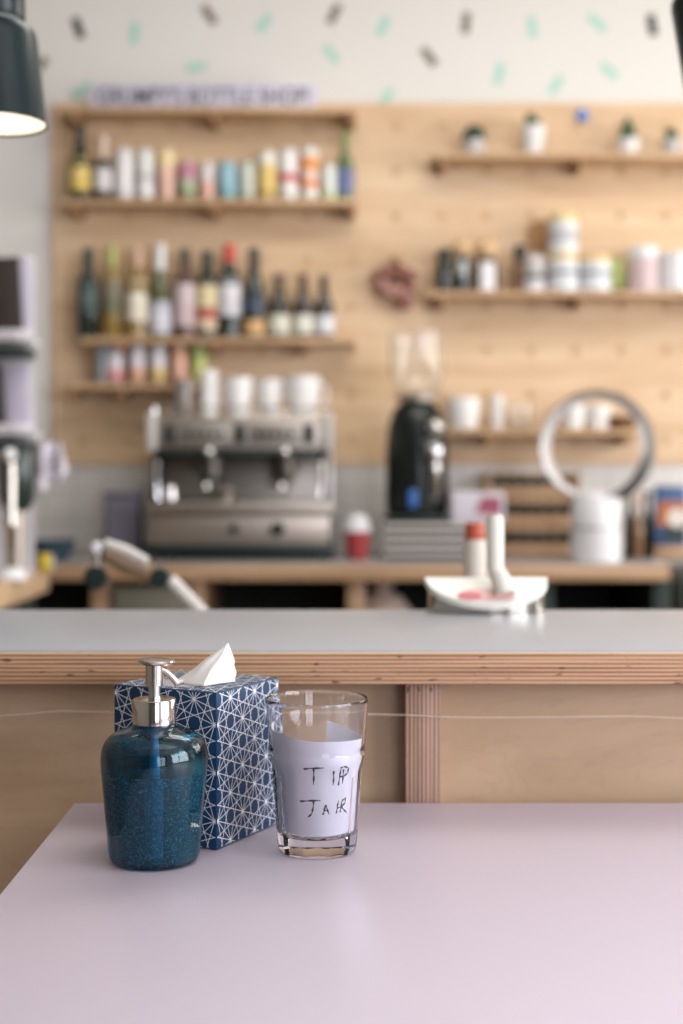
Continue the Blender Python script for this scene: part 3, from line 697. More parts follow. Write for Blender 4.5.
pc = thing('tea_packet', 'small white packet with a dusky pink print lying on the grey trays', 'packet', (X(479, GY), GY + .03, tp + .0004))
pw = 27.5 * GY / F; ph = 31 * GY / F
B().box(-pw, pw, 0, .08, 0, ph, bev=.012, seg=4).build('wrapper', mat('#d5d0da', .4, vary=.04, name='packet_white'), pc)
B().extrude([(-.01, ph * .3), (pw * .8, ph * .25), (pw * .85, ph * .8), (.012, ph * .85), (.0, ph * .55)], -.0012, -.0002).build('pink_print', mat('#a8576a', .5, name='dusky_pink_print'), pc)
# ---- wooden crates
CW = wood('crate_wood', '#c2a283', '#b18f6f', '#957557', stretch=(2, 8, 8))
cz = BZ
cl = ['bottom wooden crate of the stack of three behind the fan', 'middle wooden crate of the stack of three behind the fan', 'topmost wooden crate of the stack behind the fan']
for k in range(3):
    yk = 4.45; x0, x1 = X(486, yk), X(580, yk); h = (Z(472, yk) - BZ) / 3
    r = thing('wooden_crate', cl[k], 'crate', ((x0 + x1) / 2, yk, cz + .0004), 0, 'stacked wooden crates')
    w = (x1 - x0) / 2
    B().box(-w, w, 0, .26, 0, .008).build('floor_board', CW, r)
    for y in (0, .25):
        B().box(-w, w, y, y + .01, .0083, h * .5, bev=.001).build('slat', CW, r)
        B().box(-w, w, y, y + .01, h * .86, h - .001, bev=.001).build('slat', CW, r)
    for s in (-1, 1):
        B().box(s * (w - .006) - .006, s * (w - .006) + .006, .0103, .2497, .0083, h - .001, bev=.001).build('side', CW, r)
    jm = None
    for i in range(6):
        if jm is None:
            jm = o = B().lathe([(0, 0), (.02, 0), (.022, .003), (.022, h * .62), (.013, h * .7), (.016, h * .71), (.016, h * .8), (0, h * .8)], 20).build('dark_jar', mat('#22302c', .3, name='dark_jar_glass'))
        else:
            o = jm.copy(); C.objects.link(o)
        o.location = ((x0 + x1) / 2 - w + .045 + i * (2 * w - .09) / 5, yk + .05, cz + .0088)
        tag(o, 'small dark jar in the row inside the ' + ('bottom', 'middle', 'topmost')[k] + ' wooden crate', 'jar', 'dark jars in the ' + ('bottom', 'middle', 'topmost')[k] + ' crate')
    cz += h
# ---- bladeless fan
FY = 4.182
fn = thing('bladeless_fan', 'white bladeless fan with a big open ring on the back worktop', 'fan', (X(595.5, FY), FY, BZ + .0004), math.radians(-24))
B().lathe([(0, 0), (.07, 0), (.0735, .004), (.0735, .098), (0, .098)], 40).build('base', WHITEP, fn)
B().lathe([(.0705, .0983), (.0705, .1045), (0, .1045)], 40).build('seam_band', mat('#9fa0a6', .3, .6, name='seam_grey'), fn)
B().lathe([(0, .1048), (.0725, .1048), (.0725, .19), (.064, .205), (.03, .213), (0, .214)], 40).build('neck', WHITEP, fn)
rc = Z(447, FY) - BZ; R0 = 57.5 * FY / F
def ringpt(u, v):
    a = 2 * PI * u; c = 2 * PI * v
    # aerofoil section: t along the depth, thick at the front lip
    y = -.06 * math.cos(c); t = .0135 * math.sin(c) * (1.0 - .28 * math.cos(c))
    rr = R0 - .015 + t - .004 * math.cos(c)
    return (rr * math.cos(a), y, rc + rr * math.sin(a))
bb = B(); nu, nv = 72, 18
P = [[bb.v(ringpt(i / nu, j / nv)) for j in range(nv)] for i in range(nu)]
for i in range(nu):
    for j in range(nv): bb.f([P[i][j], P[(i + 1) % nu][j], P[(i + 1) % nu][(j + 1) % nv], P[i][(j + 1) % nv]], 0 if j >= nv // 2 else 1)
bb.build('air_ring', [mat('#e6e6ea', .25, coat=.3, name='fan_gloss_white'), mat('#7b7b7f', .35, .7, name='fan_outer_silver')], fn)
# ---- dark bottles and the book at the right end
g = 'dark bottles beside the fan'
for px, w, tpx, gm, cp, lb, yy in ((629, 11, 488, DB, '#2a2a26', 'slim dark brown bottle right beside the white fan base', 4.42), (638, 11, 496, mat('#7c5c3e', .2, coat=.4, name='amber_syrup'), '#c08060', 'amber bottle with an orange cap between dark bottles right of fan', 4.36), (648, 15, 492, DG, '#22332e', 'wider dark green bottle left of the picture book', 4.42)):
    bottle(px, tpx, w, BZ, gm, cp, tpx + 8, None, lb, g, 'beer', Y=yy, capname='cap')
KY = 4.36
bk = thing('picture_book', 'upright book with a blue and orange cover at the right end of worktop', 'book', (X(671, KY), KY, BZ + .0004))
hh = Z(486, KY) - BZ; w = .048
B().box(-w, w, .0, .022, .0402, hh, bev=.001).build('cover', mat('#3a557f', .4, name='blue_cover'), bk)
B().extrude([(-w + .006, hh * .45), (w - .002, hh * .45), (w - .002, hh * .78), (-w + .012, hh * .78)], -.0012, -.0002).build('orange_field', mat('#b56a38', .5, name='orange_print'), bk)
B().lathe([(0, 0), (.03, 0), (.03, .001), (0, .001)], 28, axis='y', M=rotZ(PI), c=(.018, -.0013, hh * .56)).build('white_disc', mat('#dcd4cc', .5, name='white_print'), bk)
B().box(-.018, w - .002, -.0012, -.0002, hh * .24, hh * .44).build('dark_field', mat('#2b3a38', .5, name='dark_print'), bk)
B().box(-w + .001, w - .001, .002, .0205, hh + .0002, hh + .0015).build('pages', mat('#e0dccf', .7, name='page_edges'), bk)
B().box(-w - .004, w, -.02, .05, 0, .04, bev=.003).build('wooden_stand', CW, bk)

# ================================================================== LEFT COUNTER
LZ = 1.0; LX = -.79
lc = thing('side_counter', 'pale wooden side counter at the far left behind the bar', 'counter', (LX, 2.75, 0))
B().box(-.75, 0, 0, 1.09, LZ - .058, LZ, bev=.002).build('worktop', wood('side_counter_wood', '#d2b898', '#c4a684', '#ad8e6c', stretch=(8, 1, 8)), lc)
B().box(-.74, -.03, .02, 1.06, 0, LZ - .0585).build('carcass', mat('#2a322e', .6, name='dark_carcass'), lc)
# chrome tap with black barrel
TY = 3.45; tx = X(11, TY)
ct = thing('draught_tap', 'tall chrome column with ball top and black barrel at far left', 'tap', (tx, TY, LZ + .0004))
B().lathe([(0, 0), (.04, 0), (.042, .006), (.03, .022), (.018, .03), (0, .03)], 28).build('base', WHITEP, ct)
def tzz(py): return Z(py, TY) - LZ
B().lathe([(.012, .0303), (.0125, tzz(530)), (.016, tzz(524)), (.012, tzz(518)), (.013, tzz(480)), (.011, tzz(462)), (0, tzz(461.5))], 20).build('column', mat('#b2aea6', .16, 1, vary=.04, name='worn_chrome'), ct)
B().ball((-.004, 0, tzz(455)), .017).build('ball_top', WHITEP, ct)
B().lathe([(0, tzz(512)), (.03, tzz(511)), (.044, tzz(500)), (.046, tzz(455)), (.04, tzz(448)), (0, tzz(447))], 28, c=(.0, .06, 0)).build('barrel', mat('#1f302a', .3, coat=.3, name='dark_green_enamel'), ct)
B().lathe([(0, .0006), (.02, .0006), (.02, tzz(512)), (0, tzz(512))], 20, c=(0, .06, 0)).build('barrel_post', STEEL, ct)
o = thing('sponge', 'small yellow sponge on the end of the side counter', 'sponge', (X(45, 3.79), 3.79, LZ + .0004), math.radians(20))
B().box(-.018, .012, -.03, .03, 0, .045, bev=.006).build('sponge_pad', mat('#c9b13c', .9, vary=.2, scale=150, bump=.6, name='yellow_sponge'), o)
B().box(.0122, .019, -.03, .03, 0, .045, bev=.002).build('scourer', mat('#c2c0bd', .9, bump=.5, name='pale_scourer'), o)
# magazine rack
RY = 3.62
def rx(px): return X(px, RY)
rk = thing('menu_rack', 'white two-tier rack of menus at the far left edge', 'rack', (rx(8) - .02, RY, LZ + .0004))
bx_ = rx(8) - .02
RKW = mat('#cfccd0', .4, name='rack_white')
B().box(-.13, rx(29) - bx_, .06, .066, .0, Z(252, RY) - LZ, bev=.001).build('back_plate', RKW, rk)
B().box(-.13, rx(26) - bx_, -.03, .0596, 0, .012, bev=.002).build('foot', RKW, rk)
for t, q in ((340, 36), (433, 38)):
    z = Z(t, RY) - LZ; x1 = rx(q) - bx_
    B().grid(lambda u, v: (-.13 + (x1 + .13) * u, .058 - .115 * v, z - .05 * v * v * 0 - .012 * math.sin(PI * v) + .02 * (1 if v > .95 else 0)), 4, 12).build('ledge', RKW, rk, solid=.005)
    B().box(-.13, x1 - .012, -.05, .0595, z - .045, z - .024, bev=.004).build('ledge_bracket', BLACK, rk)
g = 'menus in the left rack'
def menu(px0, px1, t, bot, y, m, label, lean=0, name='menu_card', z=None):
    x0, x1 = rx(px0), rx(px1)
    z0 = Z(bot, RY); h = Z(t, RY) - z0
    o = B().box(0, x1 - x0, 0, .006, 0, h, bev=.0008, M=rotX(-.05) @ rotY(lean)).build(name, m, loc=(x0, y, z0)); tag(o, label, 'menu', g)
menu(-18, 22, 257, 337.5, RY + .012, mat('#332a25', .5, name='dark_brown_cover'), 'dark brown menu in the upper tier of the left rack', -.06)
menu(14, 29, 255, 337.5, RY + .028, mat('#c5c2cf', .5, name='lavender_paper'), 'narrow pale menu behind the dark brown one in left rack', -.02)
menu(4, 28, 366, 431, RY + .022, mat('#bdb8c8', .5, name='pale_violet_paper'), 'pale violet menu in the lower tier of the left rack', -.05)
menu(-16, 6, 364, 431, RY + .005, mat('#393430', .5, name='dark_grey_cover'), 'dark menu at the very left in the lower tier', -.1)
# white cloth
cb = B(); cX, cY, cZ0 = rx(44), RY + .02, Z(443, RY)
def cl_pt(u, v):
    x = (u - .5) * .085 + .012 * v; z = -.10 * v - .02 * math.sin(PI * u) * v + .006 * math.sin(u * 14) * v
    if u > .4: z += .02 * v
    return (x, .012 * math.sin(u * 11 + 2 * v) + .006 * math.cos(9 * v), z)
o = cb.grid(cl_pt, 26, 16).build('hanging_cloth', mat('#cbc6cf', .85, vary=.05, name='white_cloth'), loc=(cX, cY, cZ0), solid=.006)
tag(o, 'white cloth hanging off the corner of the menu rack', 'cloth')

# ================================================================== BAR
BT = Z(650.6, 1.454); BF = 1.454; BBK = 1.902
bw = thing('bar_counter', 'long grey-topped plywood bar with an upright batten on its front', 'bar', (0, BF, BT))
bxl, bxr = XL + .01, 2.2
B().box(bxl, bxr, .0006, BBK - BF, -.0012, 0, bev=.0003).build('laminate_top', LAM_GREY, bw)
B().box(bxl, bxr, .0003, BBK - BF, -.0032, -.0013).build('face_veneer', mat('#d9c2a0', .5, name='pale_veneer'), bw)
B().box(bxl, bxr, 0, BBK - BF, -.0345, -.0033, bev=.0008).build('plywood_core', EDGE_Z, bw)
bfz = BT - .035
PY = 1.5 - BF; PZ = -BT
B().box(bxl, bxr, PY, PY + .018, PZ, PZ + bfz, bev=.0005).build('front_panel', PLYBAR, bw)
for p0, p1 in ((405, 440),): B().box(X(p0, 1.468), X(p1, 1.468), PY - .032, PY - .0003, PZ, PZ + bfz, bev=.0006).build('batten', EDGE_X, bw)
for x in (-1.15, 1.2): B().box(x, x + .036, PY - .032, PY - .0003, PZ, PZ + bfz, bev=.0006).build('batten', EDGE_X, bw)
# thin wire along the front
pts = []
for px, py in ((-160, 714), (-40, 718), (0, 716), (60, 711), (110, 712), (180, 716), (240, 716), (300, 714), (360, 714), (405, 715), (440, 717), (490, 717.5), (560, 717), (625, 716), (683, 718), (760, 716), (900, 715), (1300, 718), (2200, 716)):
    pts.append((X(px, 1.4665), 1.4665, Z(py, 1.4665)))
wr = B().tube(pts, .00042, 6)
for i, p in enumerate(pts[:-1]):
    q = pts[i + 1]
    for t in (.2, .7): wr.ball((p[0] + (q[0] - p[0]) * t, p[1] + (q[1] - p[1]) * t, p[2] + (q[2] - p[2]) * t),   .0007, u=6, v=4)
tag(wr.build('string_light_wire', mat('#dccbb8', .5, name='pale_wire')), 'thin pale beaded wire strung across the bar front', 'wire')
# work shelf behind the bar
ub = thing('underbar_bench', 'low steel bench hidden behind the bar', 'bench', (0, BBK + .03, 0))
B().box(-1.3, 1.6, 0, .62, .86, .9, bev=.003).build('bench_top', STEEL, ub)
for x in (-1.25, 1.5):
    for y in (.03, .55): B().box(x, x + .04, y, y + .04, 0, .8598).build('leg', STEEL, ub)

# ---- beer tap on the bar
TYb, TYf = 1.888, 1.828
tp_ = thing('beer_tap', 'white tap with half-moon plate and chrome base on the bar', 'tap', (X(486, 1.86), 1.86, BT + .0004))
x0, x1 = X(425, TYb), X(547, TYb); ox = X(486, 1.86); hb = Z(577.5, TYb) - BT; hf = Z(604, TYf) - BT
hw = (x1 - x0) / 2; oxm = (x0 + x1) / 2 - ox; dy = TYb - TYf
def moon(s, inset=0):                    # outline: straight far edge, curved near edge
    pts = []
    for k in range(29):
        a = PI + PI * k / 28
        pts.append((oxm + (hw - inset) * math.cos(a), .028 + (dy - inset) * math.sin(a)))
    return pts
def tiltz(y, off=0): return hf + (hb - hf) * (y - (.028 - dy)) / dy + off
b = B(); O = moon(0)
t = [b.v((x, y, tiltz(y))) for x, y in O]; u = [b.v((x, y, tiltz(y) - .0075)) for x, y in O]
b.f(t); b.f(u[::-1])
for i in range(len(O)): j = (i + 1) % len(O); b.f([t[i], t[j], u[j], u[i]])
b.build('half_moon_plate', mat('#d9d8cf', .3, vary=.02, name='ivory_enamel'), tp_)
b = B(); O2 = moon(0, .003)
t = [b.v((x, y, tiltz(y) - .0078)) for x, y in O2]; u = [b.v((x, y, 0)) for x, y in O2]
for i in range(len(O2)): j = (i + 1) % len(O2); b.f([t[i], t[j], u[j], u[i]])
b.f(u); b.f(t[::-1])
b.build('chrome_base', mat('#a6a29c', .14, 1, vary=.03, name='tap_chrome'), tp_)
b = B()                                   # red-pink printed emblem
for k, (dx, dyy, r1, r2) in enumerate(((0, .0, .036, .009), (-.022, -.004, .016, .006), (.022, -.003, .014, .006))):
    n = 24; cyy = -.012 + dyy
    o_ = [b.v((oxm - .004 + dx + r1 * math.cos(2 * PI * i / n), cyy + r2 * math.sin(2 * PI * i / n) * 1.6, tiltz(cyy + r2 * 1.6 * math.sin(2 * PI * i / n), .0004 + k * .0002))) for i in range(n)]
    b.f(o_, k % 2)
b.build('emblem', [mat('#d9aaa6', .4, name='pale_red_print'), mat('#b8525c', .4, name='red_print')], tp_)
cxl = X(495, 1.86) - ox
B().tube([(cxl + .012, -.012, tiltz(-.012) + .0005), (cxl + .006, -.004, tiltz(0) + .016), (cxl, .0, tiltz(0) + .028), (cxl, 0, Z(520, 1.86) - BT), (cxl, 0, Z(515, 1.86) - BT)], [.015, .0125, .0115, .0115, .009], 18).build('handle', mat('#d9d6ca', .35, vary=.02, name='ivory_handle'), tp_)
# syrup bottle behind the tap
SY = 2.35
sb_ = thing('syrup_bottle', 'pale bottle with an orange-red top standing behind the beer tap', 'bottle', (X(475, SY), SY, .9004))
H = Z(523, SY) - .9
B().lathe([(0, 0), (.0175, 0), (.019, .004), (.019, H * .86), (.0165, H * .9), (0, H * .9)], 28).build('bottle_body', mat('#cfc8bb', .35, name='milky_plastic'), sb_)
B().lathe([(0, H * .9003), (.017, H * .9003), (.0175, H * .905), (.016, H * .985), (.0145, H), (0, H)], 24).build('cap', mat('#b8553c', .4, name='orange_red_cap'), sb_)
# folded white lamp behind the bar
AY = 2.5
al = thing('folding_lamp', 'folded pale desk lamp with black joints behind the bar left', 'lamp', (X(258, AY), AY, .9004))
def ap(px, py, y=0): return (X(px, AY) - X(258, AY), y, Z(py, AY) - .9)
B().lathe([(0, 0), (.05, 0), (.052, .01), (.03, .016), (0, .016)], 28).build('base', BLACK, al)
B().tube([(0, 0, .0163), ap(256, 668), ap(200, 611), ap(170, 580)], .012, 14).build('arm', mat('#d0ccc8', .35, name='pale_metal'), al)
B().lathe([(0, -.016), (.016, -.016), (.018, -.013), (.018, .013), (.016, .016), (0, .016)], 22, axis='y', c=ap(160, 578)).build('joint', BLACK, al)
B().tube([ap(148, 572), ap(128, 562), ap(106, 551)], [.014, .021, .018], 16).build('lamp_head', mat('#8c7763', .4, name='brown_metal'), al)
B().tube([ap(148, 562, -.012), ap(126, 550, -.012), ap(106, 543, -.012)], [.009, .010, .008], 12).build('head_cover', mat('#cbc7c2', .35, name='pale_cover'), al)
B().ball(ap(97, 549), .013).build('white_tip', WHITEP, al)
B().lathe([(0, -.014), (.016, -.014), (.021, -.008), (.021, .008), (.016, .014), (0, .014)], 22, axis='y', c=ap(96, 578)).build('clamp', BLACK, al)
B().tube([ap(98, 551), ap(97, 570)], .008, 10).build('clamp_stem', STEEL, al)

# ================================================================== PENDANT LAMPS
LYp = 1.9; sc = LYp / F
LAMPM = mat('#0f2022', .3, coat=.05, spec=.3, vary=.03, name='dark_teal_enamel')
def pendant(px, bottom, label, tilt=0):
    o = thing('pendant_lamp', label, 'lamp', (X(px, LYp), LYp, Z(bottom, LYp)), 0, 'dark pendant lamps')
    R = 52 * sc; h = 97 * sc; rs = 41 * sc; rn = 30 * sc
    o.rotation_euler = (0, tilt, 0)
    B().lathe([(R, 0), (R * .985, h * .06), (rs * 1.02, h * .9), (rs * .96, h * .97), (rs * .82, h * 1.025), (rn * .9, h * 1.05), (rn * .9, h * 1.04), (rs * .8, h * 1.0), (rs * .93, h * .95), (R * .96, h * .06), (R * .972, 0), (R, 0)], 48).build('shade', LAMPM, o)
    B().lathe([(0, h * .1), (R * .9, h * .1), (R * .945, .0035), (R * .94, .0035), (R * .80, .005), (0, .005)], 40).build('diffuser', glow('lamp_glow', '#ffedcf', 1.6), o)
    B().lathe([(rn * .85, h * 1.051), (rn * .87, h * 1.075), (rn * .85, h * 1.08)], 32).build('seam_ring', mat('#8d9290', .5, name='seam_grey_ring'), o)
    B().lathe([(0, h * 1.0805), (rn * .96, h * 1.0805), (rn, h * 1.1), (rn * .98, h * 1.42), (rn * .6, h * 1.5), (0, h * 1.5)], 36).build('neck', LAMPM, o)
    top = (ZC - o.location.z) / math.cos(tilt) - .004
    B().tube([(0, 0, h * 1.5), (0, 0, h * 1.8), (0, 0, top)] if not tilt else [(0, 0, h * 1.5), (-.02, 0, h * 1.9), (-math.tan(0) - .17, 0, top - .02)], .004, 8).build('cord', BLACK, o)
    return o
pendant(-5, 125, 'dark teal pendant lamp glowing at the top left corner')
pendant(737, 80, 'dark pendant lamp mostly cut off at the top right corner', -.29)

# ================================================================== TABLE
TZ = CAMZ - .333; TX = -.2725; TB = 1.4535
tb = thing('cafe_table', 'pale pink table in the foreground', 'table', (TX, .45, 0))
tw, td = 1.5, TB - .45
B().box(0, tw, 0, td, TZ - .004, TZ, bev=.0008).build('laminate_top', PINK, tb)
B().box(0.0006, tw - .0006, .0006, td - .0006, TZ - .03, TZ - .0043, bev=.0005).build('plywood_core', ply_edge('table_plywood_edge', 2), tb)
for x in (.08, tw - .13):
    for y in (.08, td - .13): B().box(x, x + .05, y, y + .05, 0, TZ - .0303, bev=.004).build('leg', PLYBAR, tb)

# ================================================================== SOAP DISPENSER
SYc = 1.235
sd = thing('soap_dispenser', 'blue translucent soap dispenser with a chrome pump', 'soap dispenser', (X(154.5, SYc), SYc, TZ + .0004))
def interp(tab, z):
    if z <= tab[0][1]: return tab[0][0]
    for (r0, z0), (r1, z1) in zip(tab, tab[1:]):
        if z0 <= z <= z1:
            t = (z - z0) / (z1 - z0); return r0 + (r1 - r0) * t
    return tab[-1][0]
ctrl = [(.0345, 0), (.0378, .0015), (.0392, .005), (.0402, .010), (.0430, .04), (.0452, .065), (.0463, .08), (.0465, .088), (.0462, .0935), (.0452, .0985), (.0430, .1035), (.0395, .1075), (.0345, .1108), (.0285, .1132), (.0225, .1150), (.0195, .1163), (.0186, .1180), (.0184, .1205)]
prof = []
for (r0, z0), (r1, z1) in zip(ctrl, ctrl[1:]):
    n = max(1, int((z1 - z0) / .003))
    prof += [(r0 + (r1 - r0) * k / n, z0 + (z1 - z0) * k / n) for k in range(n)]
prof.append(ctrl[-1])
NF = 10
def faceted(off):
    def fn(r, z, a):
        # flat panels cut into the lower wall; they meet the round shoulder in arches
        ap_ = interp([(.034, 0), (.0385, .006), (.0412, .04), (.0434, .066), (.0452, .082), (.0475, .093), (.06, .1)], z) - off
        th = (a + .22) % (2 * PI / NF) - PI / NF
        return min(r, ap_ / math.cos(th) * 1.02)
    return fn
b = B()
tk = .0030
inner = [(max(.001, r - tk), max(z, .004)) for r, z in prof if z >= .004]
b.lathe([(0, 0)] + prof, 120, shape=lambda r, z, a: faceted(0)(r, z, a))
b.lathe([(0, .004)] + inner, 120)
# join the two rims
bmesh.ops.remove_doubles(b.bm, verts=b.bm.verts, dist=1e-6)
top_edges = [e for e in b.bm.edges if e.is_boundary]
bmesh.ops.bridge_loops(b.bm, edges=top_edges)
for f_ in b.bm.faces: f_.smooth = True
BLUEG = glass('blue_bottle_plastic', '#7cc3cf', 0, 1.42)
b.build('bottle', BLUEG, sd, angle=60)
def liquid_mat():
    m, nt, bs = new_mat('blue_soap')
    tc = nt.nodes.new('ShaderNodeTexCoord')
    n1 = nt.nodes.new('ShaderNodeTexNoise'); n1.inputs['Scale'].default_value = 650; n1.inputs['Detail'].default_value = 2
    nt.links.new(tc.outputs['Object'], n1.inputs['Vector'])
    c = ramp(nt, n1.outputs['Fac'], [(.40, '#3a8cae'), (.54, '#55b0d2'), (.68, '#a8dcf0')])
    nt.links.new(c, bs.inputs['Base Color'])
    mr = nt.nodes.new('ShaderNodeMapRange'); mr.inputs[1].default_value = .4; mr.inputs[2].default_value = .65; mr.inputs[3].default_value = .86; mr.inputs[4].default_value = .66
    nt.links.new(n1.outputs['Fac'], mr.inputs[0]); nt.links.new(mr.outputs[0], bs.inputs['Transmission Weight'])
    bs.inputs['Roughness'].default_value = .1; bs.inputs['IOR'].default_value = 1.2
    return m
lz = .0795
lq = [(max(.001, r - tk + .0003), max(z, .0037)) for r, z in prof if .0037 <= z <= lz]
lq.append((lq[-1][0], lz)); 
B().lathe([(0, .0037)] + lq + [(0, lz)], 120, ).build('liquid_soap', liquid_mat(), sd, angle=60)
B().tube([(0, 0, .010), (0, 0, .06), (0, 0, .092)], .0022, 16).lathe([(.0022, .0921), (.006, .0935), (.0075, .104), (.009, .1195), (0, .1195)], 24).build('dip_tube', mat('#4aa6d6', .3, vary=.02, name='pale_blue_tube'), sd)
SATIN = mat('#c9c2ba', .2, 1, vary=.02, name='satin_chrome')
B().lathe([(.0183, .1192), (.0188, .1192), (.0188, .139), (.0182, .1402), (.006, .1408), (0, .1408)], 64).build('collar', mat('#d3cec8', .11, 1, vary=.02, name='polished_chrome'), sd)
B().lathe([(.0052, .1409), (.0052, .152), (.0078, .1522), (.0078, .1695), (.007, .1702), (0, .1702)], 40).build('pump_stem', SATIN, sd)
hd = B().lathe([(0, 0), (.0135, .0), (.0158, .0012), (.0162, .0026), (.0155, .0038), (.011, .0046), (0, .005)], 48, M=rotY(math.radians(2))).build('pump_head', SATIN, sd, (.0015, 0, .17025))
sp = []
for k in range(9):
    t = k / 8; sp.append((.005 + .0145 * t, .004 * t, .1665 - .006 * t - .0085 * t * t))
B().tube(sp, [.0030, .0031, .0031, .0031, .003, .003, .0029, .0028, .0027], 14).tube([(.0185, .0038, .1530), (.0245, .005, .1545)], [.003, .0020], 12).build('spout', SATIN, sd)

# ================================================================== TISSUE BOX
NC = Vector((X(216.5, 1.267), 1.267)); RV = Vector((.051, .100)); LV = Vector((-.0995, .0507))
bwid, bdep, bhei = RV.length, LV.length, .1405
ang = math.atan2(RV.y, RV.x)
tbx = thing('tissue_box', 'navy blue cube tissue box with white star line pattern', 'tissue box', (NC.x, NC.y, TZ + .0004), ang)
# local axes: +x runs along the right face, +y along the left face
NAVY = mat('#0a3354', .55, vary=.05, coat=.12, spec=.35, scale=12, name='navy_card'); LINE = mat('#e3e6ea', .45, vary=.01, name='white_line_print')
b = B().box(0, bwid, 0, bdep, 0, bhei, bev=.0012)
d = .0215; TH = math.degrees(math.atan(1 / 3)); rays = [math.radians(q * 90 + t) for q in range(4) for t in (-TH, TH, 45)]; RL = 1.5 * d / math.cos(math.radians(TH))
def clip(p, q, w, h):
    x0, y0 = p; x1, y1 = q; dx, dy = x1 - x0, y1 - y0; t0, t1 = 0, 1
    for pp, qq in ((-dx, x0), (dx, w - x0), (-dy, y0), (dy, h - y0)):
        if abs(pp) < 1e-12:
            if qq < 0: return None
        else:
            t = qq / pp
            if pp < 0: t0 = max(t0, t)
            else: t1 = min(t1, t)
    return None if t0 >= t1 else ((x0 + dx * t0, y0 + dy * t0), (x0 + dx * t1, y0 + dy * t1))
def pattern(put, w, h, u0, v0):
    lw = .00033; eps = .0012
    n = int(max(w, h) / d) + 3; idx = 0
    for i in range(-n, n + 1):
        for j in range(-n, n + 1):
            if (i + j) % 2: continue
            c = (u0 + i * d, v0 + j * d)
            if not (-2 * d < c[0] < w + 2 * d and -2 * d < c[1] < h + 2 * d): continue
            for a in rays:
                L = RL if abs(math.degrees(a) % 90 - 45) > 1 else d / math.sqrt(2)
                s = clip((c[0] - eps, c[1] - eps), (c[0] + L * math.cos(a) - eps, c[1] + L * math.sin(a) - eps), w - 2 * eps, h - 2 * eps)
                if not s: continue
                (xa, ya), (xb, yb) = s; nx, ny = -math.sin(a) * lw, math.cos(a) * lw; idx += 1; e = .00012 + (idx % 7) * .000012
                b.f([b.v(put(xa + eps + nx, ya + eps + ny, e)), b.v(put(xb + eps + nx, yb + eps + ny, e)), b.v(put(xb + eps - nx, yb + eps - ny, e)), b.v(put(xa + eps - nx, ya + eps - ny, e))], 1)
            if 0 < c[0] < w and 0 < c[1] < h:       # knot where the rays meet
                b.f([b.v(put(c[0] + .0014 * math.cos(k * PI / 5), c[1] + .0014 * math.sin(k * PI / 5), .00022)) for k in range(10)], 1)
pattern(lambda u, v, e: (u, -e, v), bwid, bhei, .002, .0255)
pattern(lambda u, v, e: (-e, u, v), bdep, bhei, .002, .0255)
pattern(lambda u, v, e: (u, v, bhei + e), bwid, bdep, .002, .002)
b.build('carton', [NAVY, LINE], tbx, recalc=True)
b = B(); n = 36
ov = [(bwid / 2 - .012 + .034 * math.cos(2 * PI * k / n), bdep / 2 + .03 * math.sin(2 * PI * k / n)) for k in range(n)]
b.f([b.v((x, y, bhei + .0005)) for x, y in ov])
b.build('film_opening', mat('#b9bcc6', .2, name='clear_film'), tbx, recalc=False)
# tissue
TYc = 1.345
def tp3(px, py, y): return Vector((X(px, y), y, Z(py, y)))
ztop = TZ + bhei + .0012
tL = tp3(172, 686, 1.322); tM = tp3(203, 687, 1.300); tR = tp3(235, 684, 1.330); tBk = tp3(208, 682, 1.345)
for p in (tL, tM, tR, tBk): p.z = ztop
tP = tp3(228, 643, 1.326); tQ = tp3(234.5, 661, 1.332)
def sheet(mid, side):
    def fn(u, v):
        if u < .5: base = tL.lerp(mid, u / .5)
        else: base = mid.lerp(tR, (u - .5) / .5)
        s = max(0, (u - .45) / .55); topp = tP.lerp(tQ, s ** 1.6)
        vv = v
        p = base.lerp(topp, vv)
        k = math.sin(PI * v)
        p.y += side * (.0035 * math.sin(u * 9 + .6) * k * (1 - v * .6) + .003 * math.sin(PI * u) * k)
        p.x += .0012 * math.sin(v * 7 + u * 5) * k
        if u < .12: p.z -= .0012 * k
        return p
    return fn
o = B().grid(sheet(tM, -1), 30, 18).grid(sheet(tBk, 1), 30, 18)
bmesh.ops.remove_doubles(o.bm, verts=o.bm.verts, dist=1e-5)
o = o.build('tissue', mat('#e9e6e1', .9, vary=.02, scale=200, sss=.15, name='tissue_paper'), solid=.0006, angle=80)
tag(o, 'white tissue pulled up into a peak from the patterned box', 'tissue')

# ================================================================== TIP JAR GLASS
GYc = 1.268; gxc = X(317, GYc)
gl = thing('pint_glass', 'clear faceted pint glass used as a tip jar', 'glass', (gxc, GYc, TZ + .0004))
sgp = GYc / F
outp = [(.0325, 0), (.0345, .0012), (.0355, .004), (.0362, .012), (.0408, .078), (.0413, .0815), (.0422, .0845), (.0434, .0875), (.0434, .0905), (.0427, .0935), (.0430, .097), (.0448, .120), (.0457, .1352)]
inp = [(.0442, .1352), (.0432, .120), (.0410, .096), (.0402, .084), (.0378, .070), (.0335, .020), (.031, .0165), (.024, .0150), (0, .0145)]
def refine(P, st):
    o = []
    for (r0, z0), (r1, z1) in zip(P, P[1:]):
        n = max(1, int(abs(z1 - z0) / st)); o += [(r0 + (r1 - r0) * k / n, z0 + (z1 - z0) * k / n) for k in range(n)]
    return o + [P[-1]]
NG = 10
def gshape(r, z, a):
    if z > .0845: return r
    th = (a + PI / 2 + PI / NG) % (2 * PI / NG) - PI / NG
    k = .8 * min(1, max(0, (.0845 - z) / .012)) * min(1, max(0, z / .004 + .4))
    return r * (1 - k * (1 - .985 * math.cos(PI / NG) / math.cos(th)))
oz = refine(outp, .003)
b = B()
b.lathe([(0, .002), (.024, .0015)] + oz + [(.0453, .1361), (.0446, .1361)] , 120, shape=gshape)
b.lathe(refine(inp, .003), 120)
